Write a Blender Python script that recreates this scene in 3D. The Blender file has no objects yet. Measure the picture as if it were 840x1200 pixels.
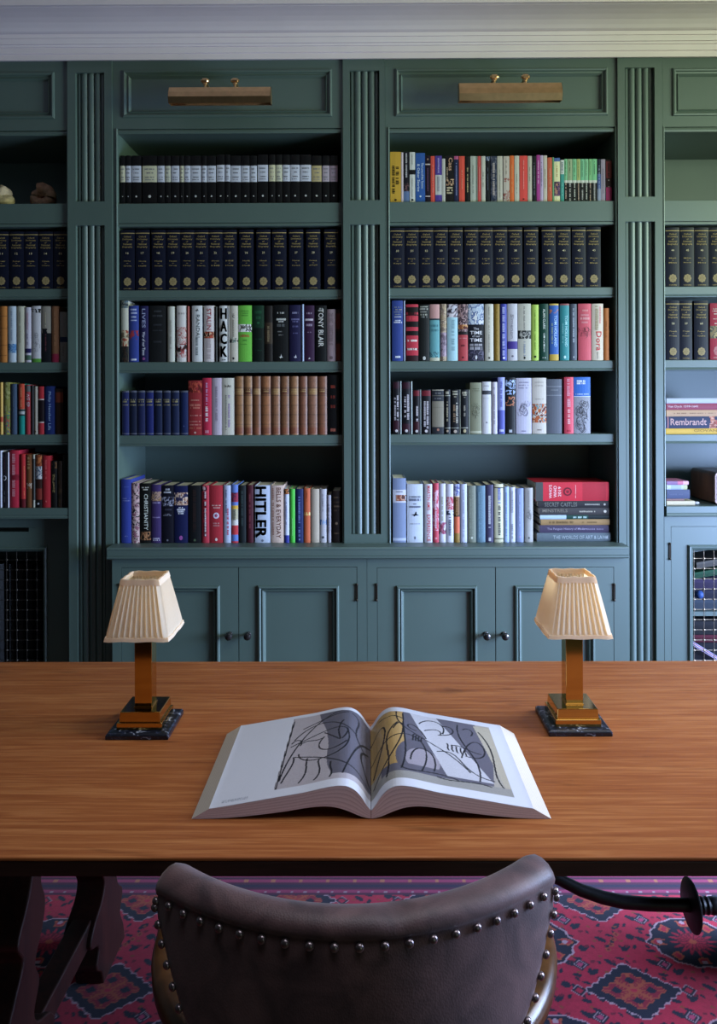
import bpy, bmesh, math, random
import numpy as np
from mathutils import Vector, Matrix
random.seed(7)
C = bpy.context.scene.collection
SC = bpy.context.scene
SC.view_settings.view_transform = 'Standard'
SC.view_settings.look = 'None'
SC.view_settings.exposure = 0.0

# ---------------------------------------------------------------- camera
FPX, PX0, PY0 = 880.0, 425.4, 468.0
CAM = Vector((0, 0, 1.55))
RC = Matrix.Rotation(math.radians(0.3), 3, 'Z') @ Matrix.Rotation(math.radians(90), 3, 'X') @ Matrix.Rotation(math.radians(-0.2), 3, 'Z')
cd = bpy.data.cameras.new('camera')
cam = bpy.data.objects.new('camera', cd); C.objects.link(cam)
cam.matrix_world = Matrix.Translation(CAM) @ RC.to_4x4()
cd.sensor_fit = 'HORIZONTAL'; cd.sensor_width = 36.0; cd.lens = FPX / 840 * 36.0
cd.shift_x = (420 - PX0) / 840; cd.shift_y = -(600 - PY0) / 840
cd.clip_start = 0.05; cd.clip_end = 50
SC.camera = cam

def ray(px, py): return RC @ Vector(((px - PX0) / FPX, -(py - PY0) / FPX, -1))
def at(px, py, Y):
    d = ray(px, py); return CAM + d * (Y / d.y)
def atz(px, py, Z):
    d = ray(px, py); return CAM + d * ((Z - CAM.z) / d.z)
def XX(px, Y, py=420): return at(px, py, Y).x
def ZZ(py, Y, px=430): return at(px, py, Y).z

# ---------------------------------------------------------------- colour
def lin(c): return c / 12.92 if c <= 0.04045 else ((c + 0.055) / 1.055) ** 2.4
def hx(h):
    return (lin(int(h[0:2], 16) / 255), lin(int(h[2:4], 16) / 255), lin(int(h[4:6], 16) / 255), 1)

# ---------------------------------------------------------------- materials
def newmat(name):
    m = bpy.data.materials.new(name); m.use_nodes = True
    nt = m.node_tree; b = nt.nodes['Principled BSDF']
    return m, nt, b
def N(nt, t, **kw):
    n = nt.nodes.new(t)
    for k, v in kw.items(): setattr(n, k, v)
    return n
def simple(name, col, rough=0.5, metal=0.0, var=0.08, scale=20.0, bump=0.0, spec=0.5, stretch=(1, 1, 1)):
    m, nt, b = newmat(name); L = nt.links.new
    col = hx(col) if isinstance(col, str) else col
    tc = N(nt, 'ShaderNodeTexCoord'); mp = N(nt, 'ShaderNodeMapping'); mp.inputs['Scale'].default_value = stretch
    no = N(nt, 'ShaderNodeTexNoise'); no.inputs['Scale'].default_value = scale; no.inputs['Detail'].default_value = 4
    L(tc.outputs['Object'], mp.inputs['Vector']); L(mp.outputs['Vector'], no.inputs['Vector'])
    r = N(nt, 'ShaderNodeValToRGB')
    r.color_ramp.elements[0].color = tuple(max(0, c * (1 - var)) for c in col[:3]) + (1,)
    r.color_ramp.elements[1].color = tuple(min(1, c * (1 + var)) for c in col[:3]) + (1,)
    r.color_ramp.elements[0].position = .3; r.color_ramp.elements[1].position = .7
    L(no.outputs['Fac'], r.inputs['Fac']); L(r.outputs['Color'], b.inputs['Base Color'])
    b.inputs['Roughness'].default_value = rough; b.inputs['Metallic'].default_value = metal
    b.inputs['Specular IOR Level'].default_value = spec
    if bump:
        bp = N(nt, 'ShaderNodeBump'); bp.inputs['Strength'].default_value = bump; bp.inputs['Distance'].default_value = .002
        L(no.outputs['Fac'], bp.inputs['Height']); L(bp.outputs['Normal'], b.inputs['Normal'])
    return m
def attrmat(name, rough=0.5, var=0.12, scale=60.0, bump=0.1, spec=0.5, sheen=0.0):
    m, nt, b = newmat(name); L = nt.links.new
    a = N(nt, 'ShaderNodeAttribute', attribute_name='Col')
    tc = N(nt, 'ShaderNodeTexCoord')
    no = N(nt, 'ShaderNodeTexNoise'); no.inputs['Scale'].default_value = scale; no.inputs['Detail'].default_value = 5
    L(tc.outputs['Object'], no.inputs['Vector'])
    mr = N(nt, 'ShaderNodeMapRange'); mr.inputs['To Min'].default_value = 1 - var; mr.inputs['To Max'].default_value = 1 + var
    L(no.outputs['Fac'], mr.inputs['Value'])
    mx = N(nt, 'ShaderNodeVectorMath', operation='SCALE')
    L(a.outputs['Color'], mx.inputs[0]); L(mr.outputs['Result'], mx.inputs['Scale']); L(mx.outputs['Vector'], b.inputs['Base Color'])
    b.inputs['Roughness'].default_value = rough; b.inputs['Specular IOR Level'].default_value = spec
    if sheen: b.inputs['Sheen Weight'].default_value = sheen
    if bump:
        bp = N(nt, 'ShaderNodeBump'); bp.inputs['Strength'].default_value = bump; bp.inputs['Distance'].default_value = .001
        L(no.outputs['Fac'], bp.inputs['Height']); L(bp.outputs['Normal'], b.inputs['Normal'])
    return m
def woodmat(name, cols, rough=.4, scale=(1.2, 16, 16), fine=(3, 150, 150), axis_plank=None, spec=.5):
    m, nt, b = newmat(name); L = nt.links.new
    tc = N(nt, 'ShaderNodeTexCoord')
    mp = N(nt, 'ShaderNodeMapping'); mp.inputs['Scale'].default_value = scale
    L(tc.outputs['Object'], mp.inputs['Vector'])
    n1 = N(nt, 'ShaderNodeTexNoise'); n1.inputs['Scale'].default_value = 1.0; n1.inputs['Detail'].default_value = 7; n1.inputs['Roughness'].default_value = .62; n1.inputs['Distortion'].default_value = .6
    L(mp.outputs['Vector'], n1.inputs['Vector'])
    mp2 = N(nt, 'ShaderNodeMapping'); mp2.inputs['Scale'].default_value = fine
    L(tc.outputs['Object'], mp2.inputs['Vector'])
    n2 = N(nt, 'ShaderNodeTexNoise'); n2.inputs['Scale'].default_value = 1.0; n2.inputs['Detail'].default_value = 4
    L(mp2.outputs['Vector'], n2.inputs['Vector'])
    add = N(nt, 'ShaderNodeMath', operation='MULTIPLY_ADD'); add.inputs[1].default_value = .42
    L(n2.outputs['Fac'], add.inputs[0]); L(n1.outputs['Fac'], add.inputs[2])
    last = add
    if axis_plank:
        sx = N(nt, 'ShaderNodeSeparateXYZ'); L(tc.outputs['Object'], sx.inputs[0])
        pl = N(nt, 'ShaderNodeMath', operation='MULTIPLY'); pl.inputs[1].default_value = axis_plank; L(sx.outputs['Y'], pl.inputs[0])
        fl = N(nt, 'ShaderNodeMath', operation='FLOOR'); L(pl.outputs[0], fl.inputs[0])
        wn = N(nt, 'ShaderNodeTexWhiteNoise', noise_dimensions='1D'); L(fl.outputs[0], wn.inputs['W'])
        ad2 = N(nt, 'ShaderNodeMath', operation='MULTIPLY_ADD'); ad2.inputs[1].default_value = .09
        L(wn.outputs['Value'], ad2.inputs[0]); L(add.outputs[0], ad2.inputs[2]); last = ad2
    r = N(nt, 'ShaderNodeValToRGB'); cr = r.color_ramp
    while len(cr.elements) < len(cols): cr.elements.new(.5)
    for e, (p, c) in zip(cr.elements, cols): e.position = p; e.color = hx(c)
    L(last.outputs[0], r.inputs['Fac'])
    mp3 = N(nt, 'ShaderNodeMapping'); mp3.inputs['Scale'].default_value = tuple(v * .12 if v > 5 else v * .8 for v in scale); mp3.inputs['Location'].default_value = (.35, .2, 0)
    L(tc.outputs['Object'], mp3.inputs['Vector']); n3 = N(nt, 'ShaderNodeTexNoise'); n3.inputs['Scale'].default_value = 1.0; n3.inputs['Detail'].default_value = 6; n3.inputs['Distortion'].default_value = 1.5
    L(mp3.outputs['Vector'], n3.inputs['Vector'])
    k3 = N(nt, 'ShaderNodeMapRange'); k3.inputs['From Min'].default_value = .60; k3.inputs['From Max'].default_value = .74; k3.inputs['To Min'].default_value = 1.0; k3.inputs['To Max'].default_value = .55
    L(n3.outputs['Fac'], k3.inputs['Value']); vm = N(nt, 'ShaderNodeVectorMath', operation='SCALE'); L(r.outputs['Color'], vm.inputs[0]); L(k3.outputs['Result'], vm.inputs['Scale'])
    L(vm.outputs['Vector'], b.inputs['Base Color'])
    b.inputs['Roughness'].default_value = rough; b.inputs['Specular IOR Level'].default_value = spec
    bp = N(nt, 'ShaderNodeBump'); bp.inputs['Strength'].default_value = .08; bp.inputs['Distance'].default_value = .002
    L(n2.outputs['Fac'], bp.inputs['Height']); L(bp.outputs['Normal'], b.inputs['Normal'])
    return m

PAINT = simple('green_blue_eggshell_paint', (.056, .091, .072, 1), rough=.5, var=.03, scale=6, bump=.02, spec=1.0)
PAINT.node_tree.nodes['Principled BSDF'].inputs['Coat Weight'].default_value = .45
PAINT.node_tree.nodes['Principled BSDF'].inputs['Specular Tint'].default_value = (.84, .88, 1.0, 1)
PAINT.node_tree.nodes['Principled BSDF'].inputs['Coat Roughness'].default_value = .55
PLASTER = simple('grey_plaster', (.68, .595, .62, 1), rough=.8, var=.03, scale=5, bump=.03)
WALLM = simple('dark_sage_wall_paint', (.05, .055, .05, 1), rough=.8, var=.05, scale=3, bump=.03)
FLOORM = woodmat('dark_oak_floorboards', [(.35, '1d110c'), (.6, '3a2418'), (.85, '55361f')], rough=.4)
TABLEM = woodmat('polished_teak_table', [(.28, '442010'), (.46, '733c1c'), (.56, '874b26'), (.70, '90532b'), (.96, 'ae7242')], rough=.40, axis_plank=4.1, scale=(3.0, 85, 85), fine=(12, 420, 420), spec=.28)
DARKWOOD = woodmat('dark_carved_walnut', [(.35, '120807'), (.6, '28120d'), (.85, '401e16')], rough=.45, scale=(10, 10, 2), fine=(90, 90, 8))
CHAIRWOOD = woodmat('varnished_oak', [(.35, '24140a'), (.6, '432a15'), (.85, '5e3d20')], rough=.28, scale=(6, 6, 12), fine=(60, 60, 60))
BRASS = simple('polished_brass', (.62, .40, .13, 1), rough=.10, metal=1, var=.05, scale=8)
LBRASS = simple('aged_brass', (.66, .43, .22, 1), rough=.32, metal=1, var=.10, scale=30)
DARKWIRE = simple('dark_grille_wire', (.05, .042, .036, 1), rough=.5, metal=.6, var=.1)  # darker wire colour for the far left grille
WIREM = simple('brass_wire', (.36, .29, .22, 1), rough=.4, metal=.8, var=.1)
PEWTER = simple('dark_pewter', (.09, .085, .085, 1), rough=.25, metal=.9, var=.1)
NAILM = simple('antiqued_nail_heads', (.22, .18, .19, 1), rough=.30, metal=.9, var=.15)
IRON = simple('black_wrought_iron', (.012, .011, .012, 1), rough=.42, metal=.5, var=.3, scale=60, bump=.3)
HINGE = simple('blackened_bronze_hinge', (.03, .024, .018, 1), rough=.4, metal=.7)
def muted(m, sat, val):
    nt = m.node_tree; b = nt.nodes['Principled BSDF']; src = b.inputs['Base Color'].links[0].from_socket
    h = N(nt, 'ShaderNodeHueSaturation'); h.inputs['Saturation'].default_value = sat; h.inputs['Value'].default_value = val
    nt.links.new(src, h.inputs['Color']); nt.links.new(h.outputs['Color'], b.inputs['Base Color']); return m
BOOKM = attrmat('book_cloth_and_paper', rough=.5, var=.08, scale=140, bump=.06, spec=.22)
muted(BOOKM, .96, .86)
PAGEM = attrmat('paper_edges', rough=.85, var=.10, scale=300, bump=.05, spec=.2)
LEATHERB = attrmat('worn_leather_binding', rough=.45, var=.5, scale=110, bump=.3)

# ---------------------------------------------------------------- mesh builder
class MB:
    def __init__(s): s.v = []; s.f = []; s.c = []; s.m = []; s.col = None; s.mi = 0
    def add(s, vs, fs, col=None, mi=None):
        o = len(s.v); s.v += [tuple(v) for v in vs]
        for f in fs:
            s.f.append(tuple(i + o for i in f)); s.c.append(col if col is not None else s.col); s.m.append(s.mi if mi is None else mi)
    def box(s, x0, x1, y0, y1, z0, z1, col=None, mi=None):
        s.add([(x0, y0, z0), (x1, y0, z0), (x1, y1, z0), (x0, y1, z0), (x0, y0, z1), (x1, y0, z1), (x1, y1, z1), (x0, y1, z1)],
              [(0, 3, 2, 1), (4, 5, 6, 7), (0, 1, 5, 4), (1, 2, 6, 5), (2, 3, 7, 6), (3, 0, 4, 7)], col, mi)
    def prism(s, poly, axis, a0, a1, col=None, cap=True):
        n = len(poly)
        def P(u, v, a):
            return {'x': (a, u, v), 'y': (u, a, v), 'z': (u, v, a)}[axis]
        vs = [P(u, v, a0) for u, v in poly] + [P(u, v, a1) for u, v in poly]
        fs = [(i, (i + 1) % n, (i + 1) % n + n, i + n) for i in range(n)]
        if cap: fs += [tuple(range(n))[::-1], tuple(range(n, 2 * n))]
        s.add(vs, fs, col)
    def tube(s, pts, r, n=10, col=None, closed=False, sx=1.0):
        pts = [Vector(p) for p in pts]; rs = r if isinstance(r, (list, tuple)) else [r] * len(pts)
        vs = []; up = Vector((0, 0, 1))
        for i, p in enumerate(pts):
            if closed: t = pts[(i + 1) % len(pts)] - pts[i - 1]
            else: t = pts[min(i + 1, len(pts) - 1)] - pts[max(i - 1, 0)]
            t.normalize(); u = up if abs(t.dot(up)) < .95 else Vector((1, 0, 0))
            a = t.cross(u).normalized(); b = a.cross(t).normalized()
            for k in range(n):
                w = 2 * math.pi * k / n
                vs.append(p + a * (math.cos(w) * rs[i] * sx) + b * (math.sin(w) * rs[i]))
        fs = []; m = len(pts)
        for i in range(m if closed else m - 1):
            j = (i + 1) % m
            for k in range(n): fs.append((i * n + k, i * n + (k + 1) % n, j * n + (k + 1) % n, j * n + k))
        if not closed: fs += [tuple(range(n))[::-1], tuple(range((m - 1) * n, m * n))]
        s.add(vs, fs, col)
    def lathe(s, c, axis, prof, n=20, col=None):
        # prof: (radius, distance along axis)
        ax = Vector(axis).normalized(); u = Vector((0, 0, 1)) if abs(ax.z) < .9 else Vector((1, 0, 0))
        a = ax.cross(u).normalized(); b = ax.cross(a); c = Vector(c); vs = []
        for r, h in prof:
            for k in range(n):
                w = 2 * math.pi * k / n; vs.append(c + ax * h + a * (r * math.cos(w)) + b * (r * math.sin(w)))
        m = len(prof); fs = [(i * n + k, i * n + (k + 1) % n, (i + 1) * n + (k + 1) % n, (i + 1) * n + k) for i in range(m - 1) for k in range(n)]
        fs += [tuple(range(n))[::-1], tuple(range((m - 1) * n, m * n))]
        s.add(vs, fs, col)
    def grid(s, P, nu, nv, col=None, wrapu=False):
        vs = [P(i / nu, j / nv) for j in range(nv + 1) for i in range(nu + 1)]
        s.add(vs, [(j * (nu + 1) + i, j * (nu + 1) + i + 1, (j + 1) * (nu + 1) + i + 1, (j + 1) * (nu + 1) + i) for j in range(nv) for i in range(nu)], col)
    def plate(s, x0, x1, z0, z1, holes, y0, y1, col=None):
        xs = sorted({x0, x1, *[h[0] for h in holes], *[h[1] for h in holes]}); zs = sorted({z0, z1, *[h[2] for h in holes], *[h[3] for h in holes]})
        xs = [x for x in xs if x0 <= x <= x1]; zs = [z for z in zs if z0 <= z <= z1]
        def solid(i, j):
            if i < 0 or j < 0 or i >= len(xs) - 1 or j >= len(zs) - 1: return False
            cx, cz = (xs[i] + xs[i + 1]) / 2, (zs[j] + zs[j + 1]) / 2
            return not any(h[0] < cx < h[1] and h[2] < cz < h[3] for h in holes)
        o = len(s.v); nx = len(xs); nz = len(zs)
        for y in (y0, y1): s.v += [(x, y, z) for z in zs for x in xs]
        id_ = lambda i, j, k: o + k * nx * nz + j * nx + i
        def F(*f): s.f.append(f); s.c.append(col if col is not None else s.col); s.m.append(s.mi)
        for i in range(nx - 1):
            for j in range(nz - 1):
                if not solid(i, j): continue
                F(id_(i, j, 0), id_(i + 1, j, 0), id_(i + 1, j + 1, 0), id_(i, j + 1, 0))
                F(id_(i, j, 1), id_(i, j + 1, 1), id_(i + 1, j + 1, 1), id_(i + 1, j, 1))
                if not solid(i - 1, j): F(id_(i, j, 0), id_(i, j + 1, 0), id_(i, j + 1, 1), id_(i, j, 1))
                if not solid(i + 1, j): F(id_(i + 1, j, 0), id_(i + 1, j, 1), id_(i + 1, j + 1, 1), id_(i + 1, j + 1, 0))
                if not solid(i, j - 1): F(id_(i, j, 0), id_(i, j, 1), id_(i + 1, j, 1), id_(i + 1, j, 0))
                if not solid(i, j + 1): F(id_(i, j + 1, 0), id_(i + 1, j + 1, 0), id_(i + 1, j + 1, 1), id_(i, j + 1, 1))
    def frame(s, x0, x1, z0, z1, prof, fill=True, back=None):
        # mitred picture-frame moulding: prof = (inset, y)
        vs = []
        if back is not None: prof = [(0, back)] + list(prof)
        for d, y in prof: vs += [(x0 + d, y, z0 + d), (x1 - d, y, z0 + d), (x1 - d, y, z1 - d), (x0 + d, y, z1 - d)]
        m = len(prof); fs = [(i * 4 + k, i * 4 + (k + 1) % 4, (i + 1) * 4 + (k + 1) % 4, (i + 1) * 4 + k) for i in range(m - 1) for k in range(4)]
        if fill: b = (m - 1) * 4; fs.append((b, b + 1, b + 2, b + 3))
        if back is not None: fs.append((3, 2, 1, 0))
        s.add(vs, fs)
    def sphere(s, c, r, n=12, col=None, sc=(1, 1, 1)):
        c = Vector(c)
        def P(u, v):
            a = u * 2 * math.pi; b = (v - .5) * math.pi
            return c + Vector((r * sc[0] * math.cos(a) * math.cos(b), r * sc[1] * math.sin(a) * math.cos(b), r * sc[2] * math.sin(b)))
        s.grid(P, n, n // 2, col)
    def build(s, name, mats, parent=None, smooth=False, bevel=0, seg=2, weld=False, angle=35):
        off = Vector((0, 0, 0)); p = parent
        while p is not None: off += p.location; p = p.parent
        me = bpy.data.meshes.new(name)
        me.from_pydata([(a - off.x, b - off.y, c - off.z) for a, b, c in s.v], [], s.f)
        for m in (mats if isinstance(mats, (list, tuple)) else [mats]): me.materials.append(m)
        me.polygons.foreach_set('material_index', s.m)
        if any(c is not None for c in s.c):
            a = me.color_attributes.new('Col', 'FLOAT_COLOR', 'CORNER')
            buf = np.empty((len(me.loops), 4), np.float32); k = 0
            for f, c in zip(s.f, s.c):
                buf[k:k + len(f)] = c if c is not None else (.5, .5, .5, 1); k += len(f)
            a.data.foreach_set('color', buf.ravel())
        if weld or smooth:
            bm = bmesh.new(); bm.from_mesh(me)
            bmesh.ops.remove_doubles(bm, verts=bm.verts, dist=1e-6)
            bmesh.ops.recalc_face_normals(bm, faces=bm.faces); bm.to_mesh(me); bm.free()
        if smooth:
            me.polygons.foreach_set('use_smooth', [True] * len(me.polygons))
            try: me.set_sharp_from_angle(angle=math.radians(angle))
            except Exception: pass
        me.update()
        o = bpy.data.objects.new(name, me); C.objects.link(o); o.parent = parent
        if bevel:
            b = o.modifiers.new('bevel', 'BEVEL'); b.width = bevel; b.segments = seg; b.limit_method = 'ANGLE'
        return o

def tag(o, label, cat, group=None, kind=None):
    if label: o['label'] = label
    if cat: o['category'] = cat
    if group: o['group'] = group
    if kind: o['kind'] = kind
    return o
def thing(name, label, cat, loc=(0, 0, 0), group=None):
    o = bpy.data.objects.new(name, None); C.objects.link(o); o.location = loc; o.empty_display_size = .05
    return tag(o, label, cat, group)
def struct(mb, name, mat, **k):
    o = mb.build(name, mat, **k); o['kind'] = 'structure'; return o
def copy_tree(o, parent=None):
    c = o.copy(); C.objects.link(c); c.parent = parent
    for ch in list(o.children): copy_tree(ch, c)
    return c

# ---------------------------------------------------------------- lettering (built-in font turned into mesh)
_tx = {}
def text_mesh(t, bold=0.0):
    k = (t, bold)
    if k not in _tx:
        cu = bpy.data.curves.new('lettering', 'FONT'); cu.body = t; cu.resolution_u = 2; cu.offset = bold
        ob = bpy.data.objects.new('lettering', cu)
        C.objects.link(ob); bpy.context.view_layer.update()
        me = bpy.data.meshes.new_from_object(ob)
        vs = [v.co.copy() for v in me.vertices]; fs = [tuple(p.vertices) for p in me.polygons]
        bpy.data.objects.remove(ob); bpy.data.meshes.remove(me); bpy.data.curves.remove(cu)
        if vs:
            x0 = min(v.x for v in vs); x1 = max(v.x for v in vs); y0 = min(v.y for v in vs); y1 = max(v.y for v in vs)
            vs = [((v.x - x0) / max(1e-6, x1 - x0) - .5, (v.y - y0) / max(1e-6, y1 - y0) - .5) for v in vs]
        _tx[k] = (vs, fs)
    return _tx[k]
# ================================================================ ROOM
F = 3.36                      # face plane of the pilasters
YB = 3.78                     # inner face of the bookcase backs
XL, XR = -2.45, 3.0
ZC = 3.20
mb = MB(); mb.box(XL - .1, XR + .1, -1.7, 4.0, -.05, 0); struct(mb, 'floor', FLOORM)
mb = MB(); mb.box(XL - .1, XR + .1, -1.7, 4.0, ZC, ZC + .05); struct(mb, 'ceiling', PLASTER)
mb = MB(); mb.box(XL, XR, YB + .02, YB + .12, 0, ZC); struct(mb, 'wall_back', WALLM)
mb = MB(); mb.box(XL - .1, XL, -1.7, 3.9, 0, ZC); struct(mb, 'wall_left', WALLM)
mb = MB(); mb.plate(XL, XR, 0, ZC, [(1.0, 2.2, .04, 2.6)], -1.7, -1.6); struct(mb, 'wall_front', WALLM)
mb = MB(); mb.plate(1.0, 2.2, .04, 2.6, [(1.06, 1.57, .1, 2.54), (1.63, 2.14, .1, 2.54)], -1.67, -1.63); struct(mb, 'door_1', PLASTER)
WY0, WY1, WZ0, WZ1 = 1.0, 2.85, .12, 2.95
def side_wall(x0, x1):
    m = MB(); m.plate(-1.7, 3.9, 0, ZC, [(WY0, WY1, WZ0, WZ1)], x0, x1)
    m.v = [(b, a, c) for a, b, c in m.v]; m.f = [tuple(reversed(f)) for f in m.f]; return m
struct(side_wall(XR, XR + .1), 'wall_right', WALLM)
m = MB()
for z in (WZ0, (WZ0 + WZ1) / 2 - .025, WZ1 - .05): m.box(XR + .03, XR + .07, WY0, WY1, z, z + .05)
for y in (WY0, WY1 - .05): m.box(XR + .03, XR + .07, y, y + .05, WZ0, WZ1)
struct(m, 'window_1', PLASTER)

# plaster cornice, extruded profile (projection Y at pixel height)
prof = []
for py, y in [(70.5, 3.40), (68.5, 3.335), (62, 3.335), (60.5, 3.325), (54, 3.322), (53, 3.312), (50.5, 3.308), (49.5, 3.296), (43, 3.288), (42.3, 3.275), (38, 3.270), (36.5, 3.255), (34.5, 3.243),
              (30, 3.225), (24, 3.195), (18, 3.155), (12, 3.105), (8, 3.065), (6.5, 3.05), (5.5, 3.045), (4.5, 3.02), (3.5, 3.01)]:
    prof.append((y, ZZ(py, y)))
prof.append((3.0, ZC + .02)); prof.append((3.80, ZC + .02)); prof.append((3.80, prof[0][1]))
m = MB(); m.prism(prof, 'x', XL, XR); struct(m, 'trim_1', PLASTER)

# ================================================================ FITTED BOOKCASES
GR = 'fitted bookcase bays along the back wall'
def strip_panel(m, x0, x1, z0, z1, y):
    "raised-and-fielded frieze panel moulding"
    m.frame(x0, x1, z0, z1, [(0, y), (.002, y - .007), (.008, y - .009), (.013, y - .006), (.016, y + .002), (.022, y + .004), (.026, y - .002), (.031, y + .006), (.034, y + .012)], back=y + .02)

YS = F + .018       # front edge of shelves
YFB = F + .010      # face frame of bays
def bay(name, label, xo0, xo1, xf0, xf1, hdr, panel, shelves, zbot, cpx):
    """xo: opening, xf: full face width, hdr=(ytop,ybot) px, panel=(x0,x1,y0,y1) world-x / px, shelves: list of (ytop,ybot)"""
    zt = ZZ(hdr[0], F, cpx) + .03; zh = ZZ(hdr[1], YFB, cpx)
    t = thing(name, label, 'bookcase', ((xo0 + xo1) / 2, F + .2, zbot), GR)
    m = MB(); m.box(max(xo0 - .018, xf0), xo0, F + .031, YB, zbot, zt); m.build('side_panel', PAINT, t)
    m = MB(); m.box(xo1, min(xo1 + .018, xf1), F + .031, YB, zbot, zt); m.build('side_panel', PAINT, t)
    m = MB(); m.box(max(xo0 - .018, xf0), min(xo1 + .018, xf1), YB, YB + .015, zbot, zt); m.build('back_panel', PAINT, t)
    zs = ZZ(hdr[1] + 6.5, F + .03, cpx)
    m = MB(); m.box(xo0, xo1, F + .03, YB, zs + .0, zs + .02); m.build('top_board', PAINT, t)
    # face frame: stiles and header with its moulded panel
    m = MB()
    pz0, pz1 = ZZ(panel[3], YFB, cpx), ZZ(panel[2], YFB, cpx)
    m.plate(xf0, xf1, zbot, zt, [(xo0, xo1, zbot, zh), (panel[0], panel[1], pz0, pz1)], YFB, F + .03)
    zb0 = ZZ(hdr[1] + 6.5, YFB + .01, cpx); zb1 = ZZ(hdr[1] + 2.2, YFB + .01, cpx)
    m.box(xo0, xo1, YFB + .012, F + .031, zb0, zh + .005)
    m.prism([(YFB + .003, zb1), (YFB + .001, (zb0 + zb1) / 2), (YFB + .004, zb0), (YFB + .014, zb0), (YFB + .014, zb1)], 'x', xo0, xo1)
    m.build('face_frame', PAINT, t)
    m = MB(); strip_panel(m, panel[0], panel[1], pz0, pz1, YFB); m.build('header_panel', PAINT, t)
    r = .0045
    for xb in (xo0 - .004, xo1 + .004):
        m = MB(); m.tube([(xb, YFB - .001, zbot), (xb, YFB - .001, zh)], r, 8); m.build('bead_moulding', PAINT, t, smooth=True)
    tops = []
    for k, (y0, y1) in enumerate(shelves):
        za = ZZ(y0, YS, cpx); zb = ZZ(y1, YS, cpx)
        m = MB()
        if k == 0:
            lip = ZZ(y1 - 3.2, YS, cpx)
            m.box(xo0, xo1, YS - .004, YB, lip + .003, za); m.box(xo0, xo1, YS + .004, YB - .001, lip, lip + .004); m.box(xo0, xo1, YS - .004, YS + .05, zb, lip)
            m.build('rail_shelf', PAINT, t, bevel=.0012)
        else:
            lip = ZZ(y1 - 2.4, YS, cpx)
            m.prism([(YS, za - .002), (YS + .002, za), (YB - .001, za), (YB - .001, zb + .012), (YS + .045, zb + .012), (YS + .045, zb), (YS + .001, zb), (YS - .001, zb + .004), (YS + .003, lip), (YS, lip + .003)], 'x', xo0, xo1)
            m.build('shelf', PAINT, t)
        tops.append(za)
    return t, tops

ZCT = ZZ(641.3, F - .09, 430)       # countertop surface (front edge seen at y = 641)
X = lambda px, Y=F, py=400: XX(px, Y, py)
shelves_ML = [(238.3, 265.2), (339.7, 351), (424, 436.6), (510, 522.8)]
shelves_MR = [(236.3, 263.8), (337, 348.8), (422.8, 434.8), (508.7, 521.3)]
shelves_FL = [(239, 266), (338.6, 350.5), (424.6, 436.5), (509.3, 521.5)]
shelves_FR = [(235.2, 263.4), (335.8, 348), (421.8, 433.6), (509, 520)]
xML = (X(138.5, YFB), X(400.6, YFB)); xMR = (X(457, YFB), X(721, YFB))
b_ML, tML = bay('bookcase', 'tall green painted bookcase bay left of the middle pilaster', xML[0], xML[1], X(132.3), X(402.4, YFB), (66, 150.5),
           (X(145, YFB), X(390, YFB), 82, 137.5), shelves_ML, ZCT, 268)
b_MR, tMR = bay('bookcase', 'tall green painted bookcase bay right of the middle pilaster', xMR[0], xMR[1], X(452.2, YFB), X(724.3), (62, 149),
           (X(464, YFB), X(713, YFB), 80, 136), shelves_MR, ZCT, 588)
ZFL = ZZ(595.6, F - .0, 40); ZFR = ZZ(593.3, F - .0, 800)
xFL = (-2.36, X(79.3, YFB)); xFR = (X(779, YFB), 2.36)
b_FL, tFL = bay('bookcase', 'green bookcase bay at far left with two fossils on top shelf', xFL[0], xFL[1], XL + .005, X(79.7, YFB), (68, 153),
           (xFL[0] + .03, X(65, YFB), 85, 139.5), shelves_FL, ZFL, 40)
b_FR, tFR = bay('bookcase', 'green bookcase bay at far right with a bare top shelf', xFR[0], xFR[1], X(777.2, YFB), XR - .005, (62, 148.5),
           (X(788.5, YFB), xFR[1] - .03, 80, 136), shelves_FR, ZFR, 806)

# ---------------------------------------------------------------- fluted pilasters
def pilaster(label, p0, p1, r0, r1, up, lo, zfoot):
    x0, x1, a0, a1 = X(p0), X(p1), X(r0), X(r1); c = (p0 + p1) / 2
    zt = ZZ(62, F, c); z_up = (ZZ(up[1], F, c), ZZ(up[0], F, c)); z_lo = (lo[1], ZZ(lo[0], F, c))
    t = thing('fluted_pilaster', label, 'pilaster', ((x0 + x1) / 2, F, zfoot), 'fluted pilasters between the bookcases')
    m = MB(); m.plate(x0, x1, zfoot, zt, [(a0, a1, *z_up), (a0, a1, *z_lo)], F, F + .030); m.build('front_board', PAINT, t)
    for z0, z1 in (z_up, z_lo):
        m = MB(); W = a1 - a0; pts = []
        dep = F + .018
        pts.append((a0, dep)); pts.append((a0 + .005, dep + .008)); pts.append((a0 + .008, dep - .002)); 
        pts.append((a0 + .14 * W, dep - .002)); pts.append((a0 + .15 * W, dep + .004))
        for q in range(3):
            s = a0 + (.15 + .233 * q) * W; w = .233 * W
            for k in range(1, 12):
                an = math.pi * (1 - k / 12); pts.append((s + w / 2 + math.cos(an) * w * .48, dep + .003 - math.sin(an) * .0115))
            pts.append((s + w, dep + .006))
        pts += [(a0 + .86 * W, dep - .002), (a1 - .008, dep - .002), (a1 - .005, dep + .008), (a1, dep)]
        n = len(pts); vs = [(x, y, z0) for x, y in pts] + [(x, y, z1) for x, y in pts]
        m.add(vs, [(i, i + 1, i + 1 + n, i + n) for i in range(n - 1)])
        m.build('fluted_panel', PAINT, t, smooth=True, angle=40)
    return t
pilaster('fluted green pilaster between the far left bay and left centre bay', 79.8, 132, 89.3, 123, (85, 236), (264, .12), 0)
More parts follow.
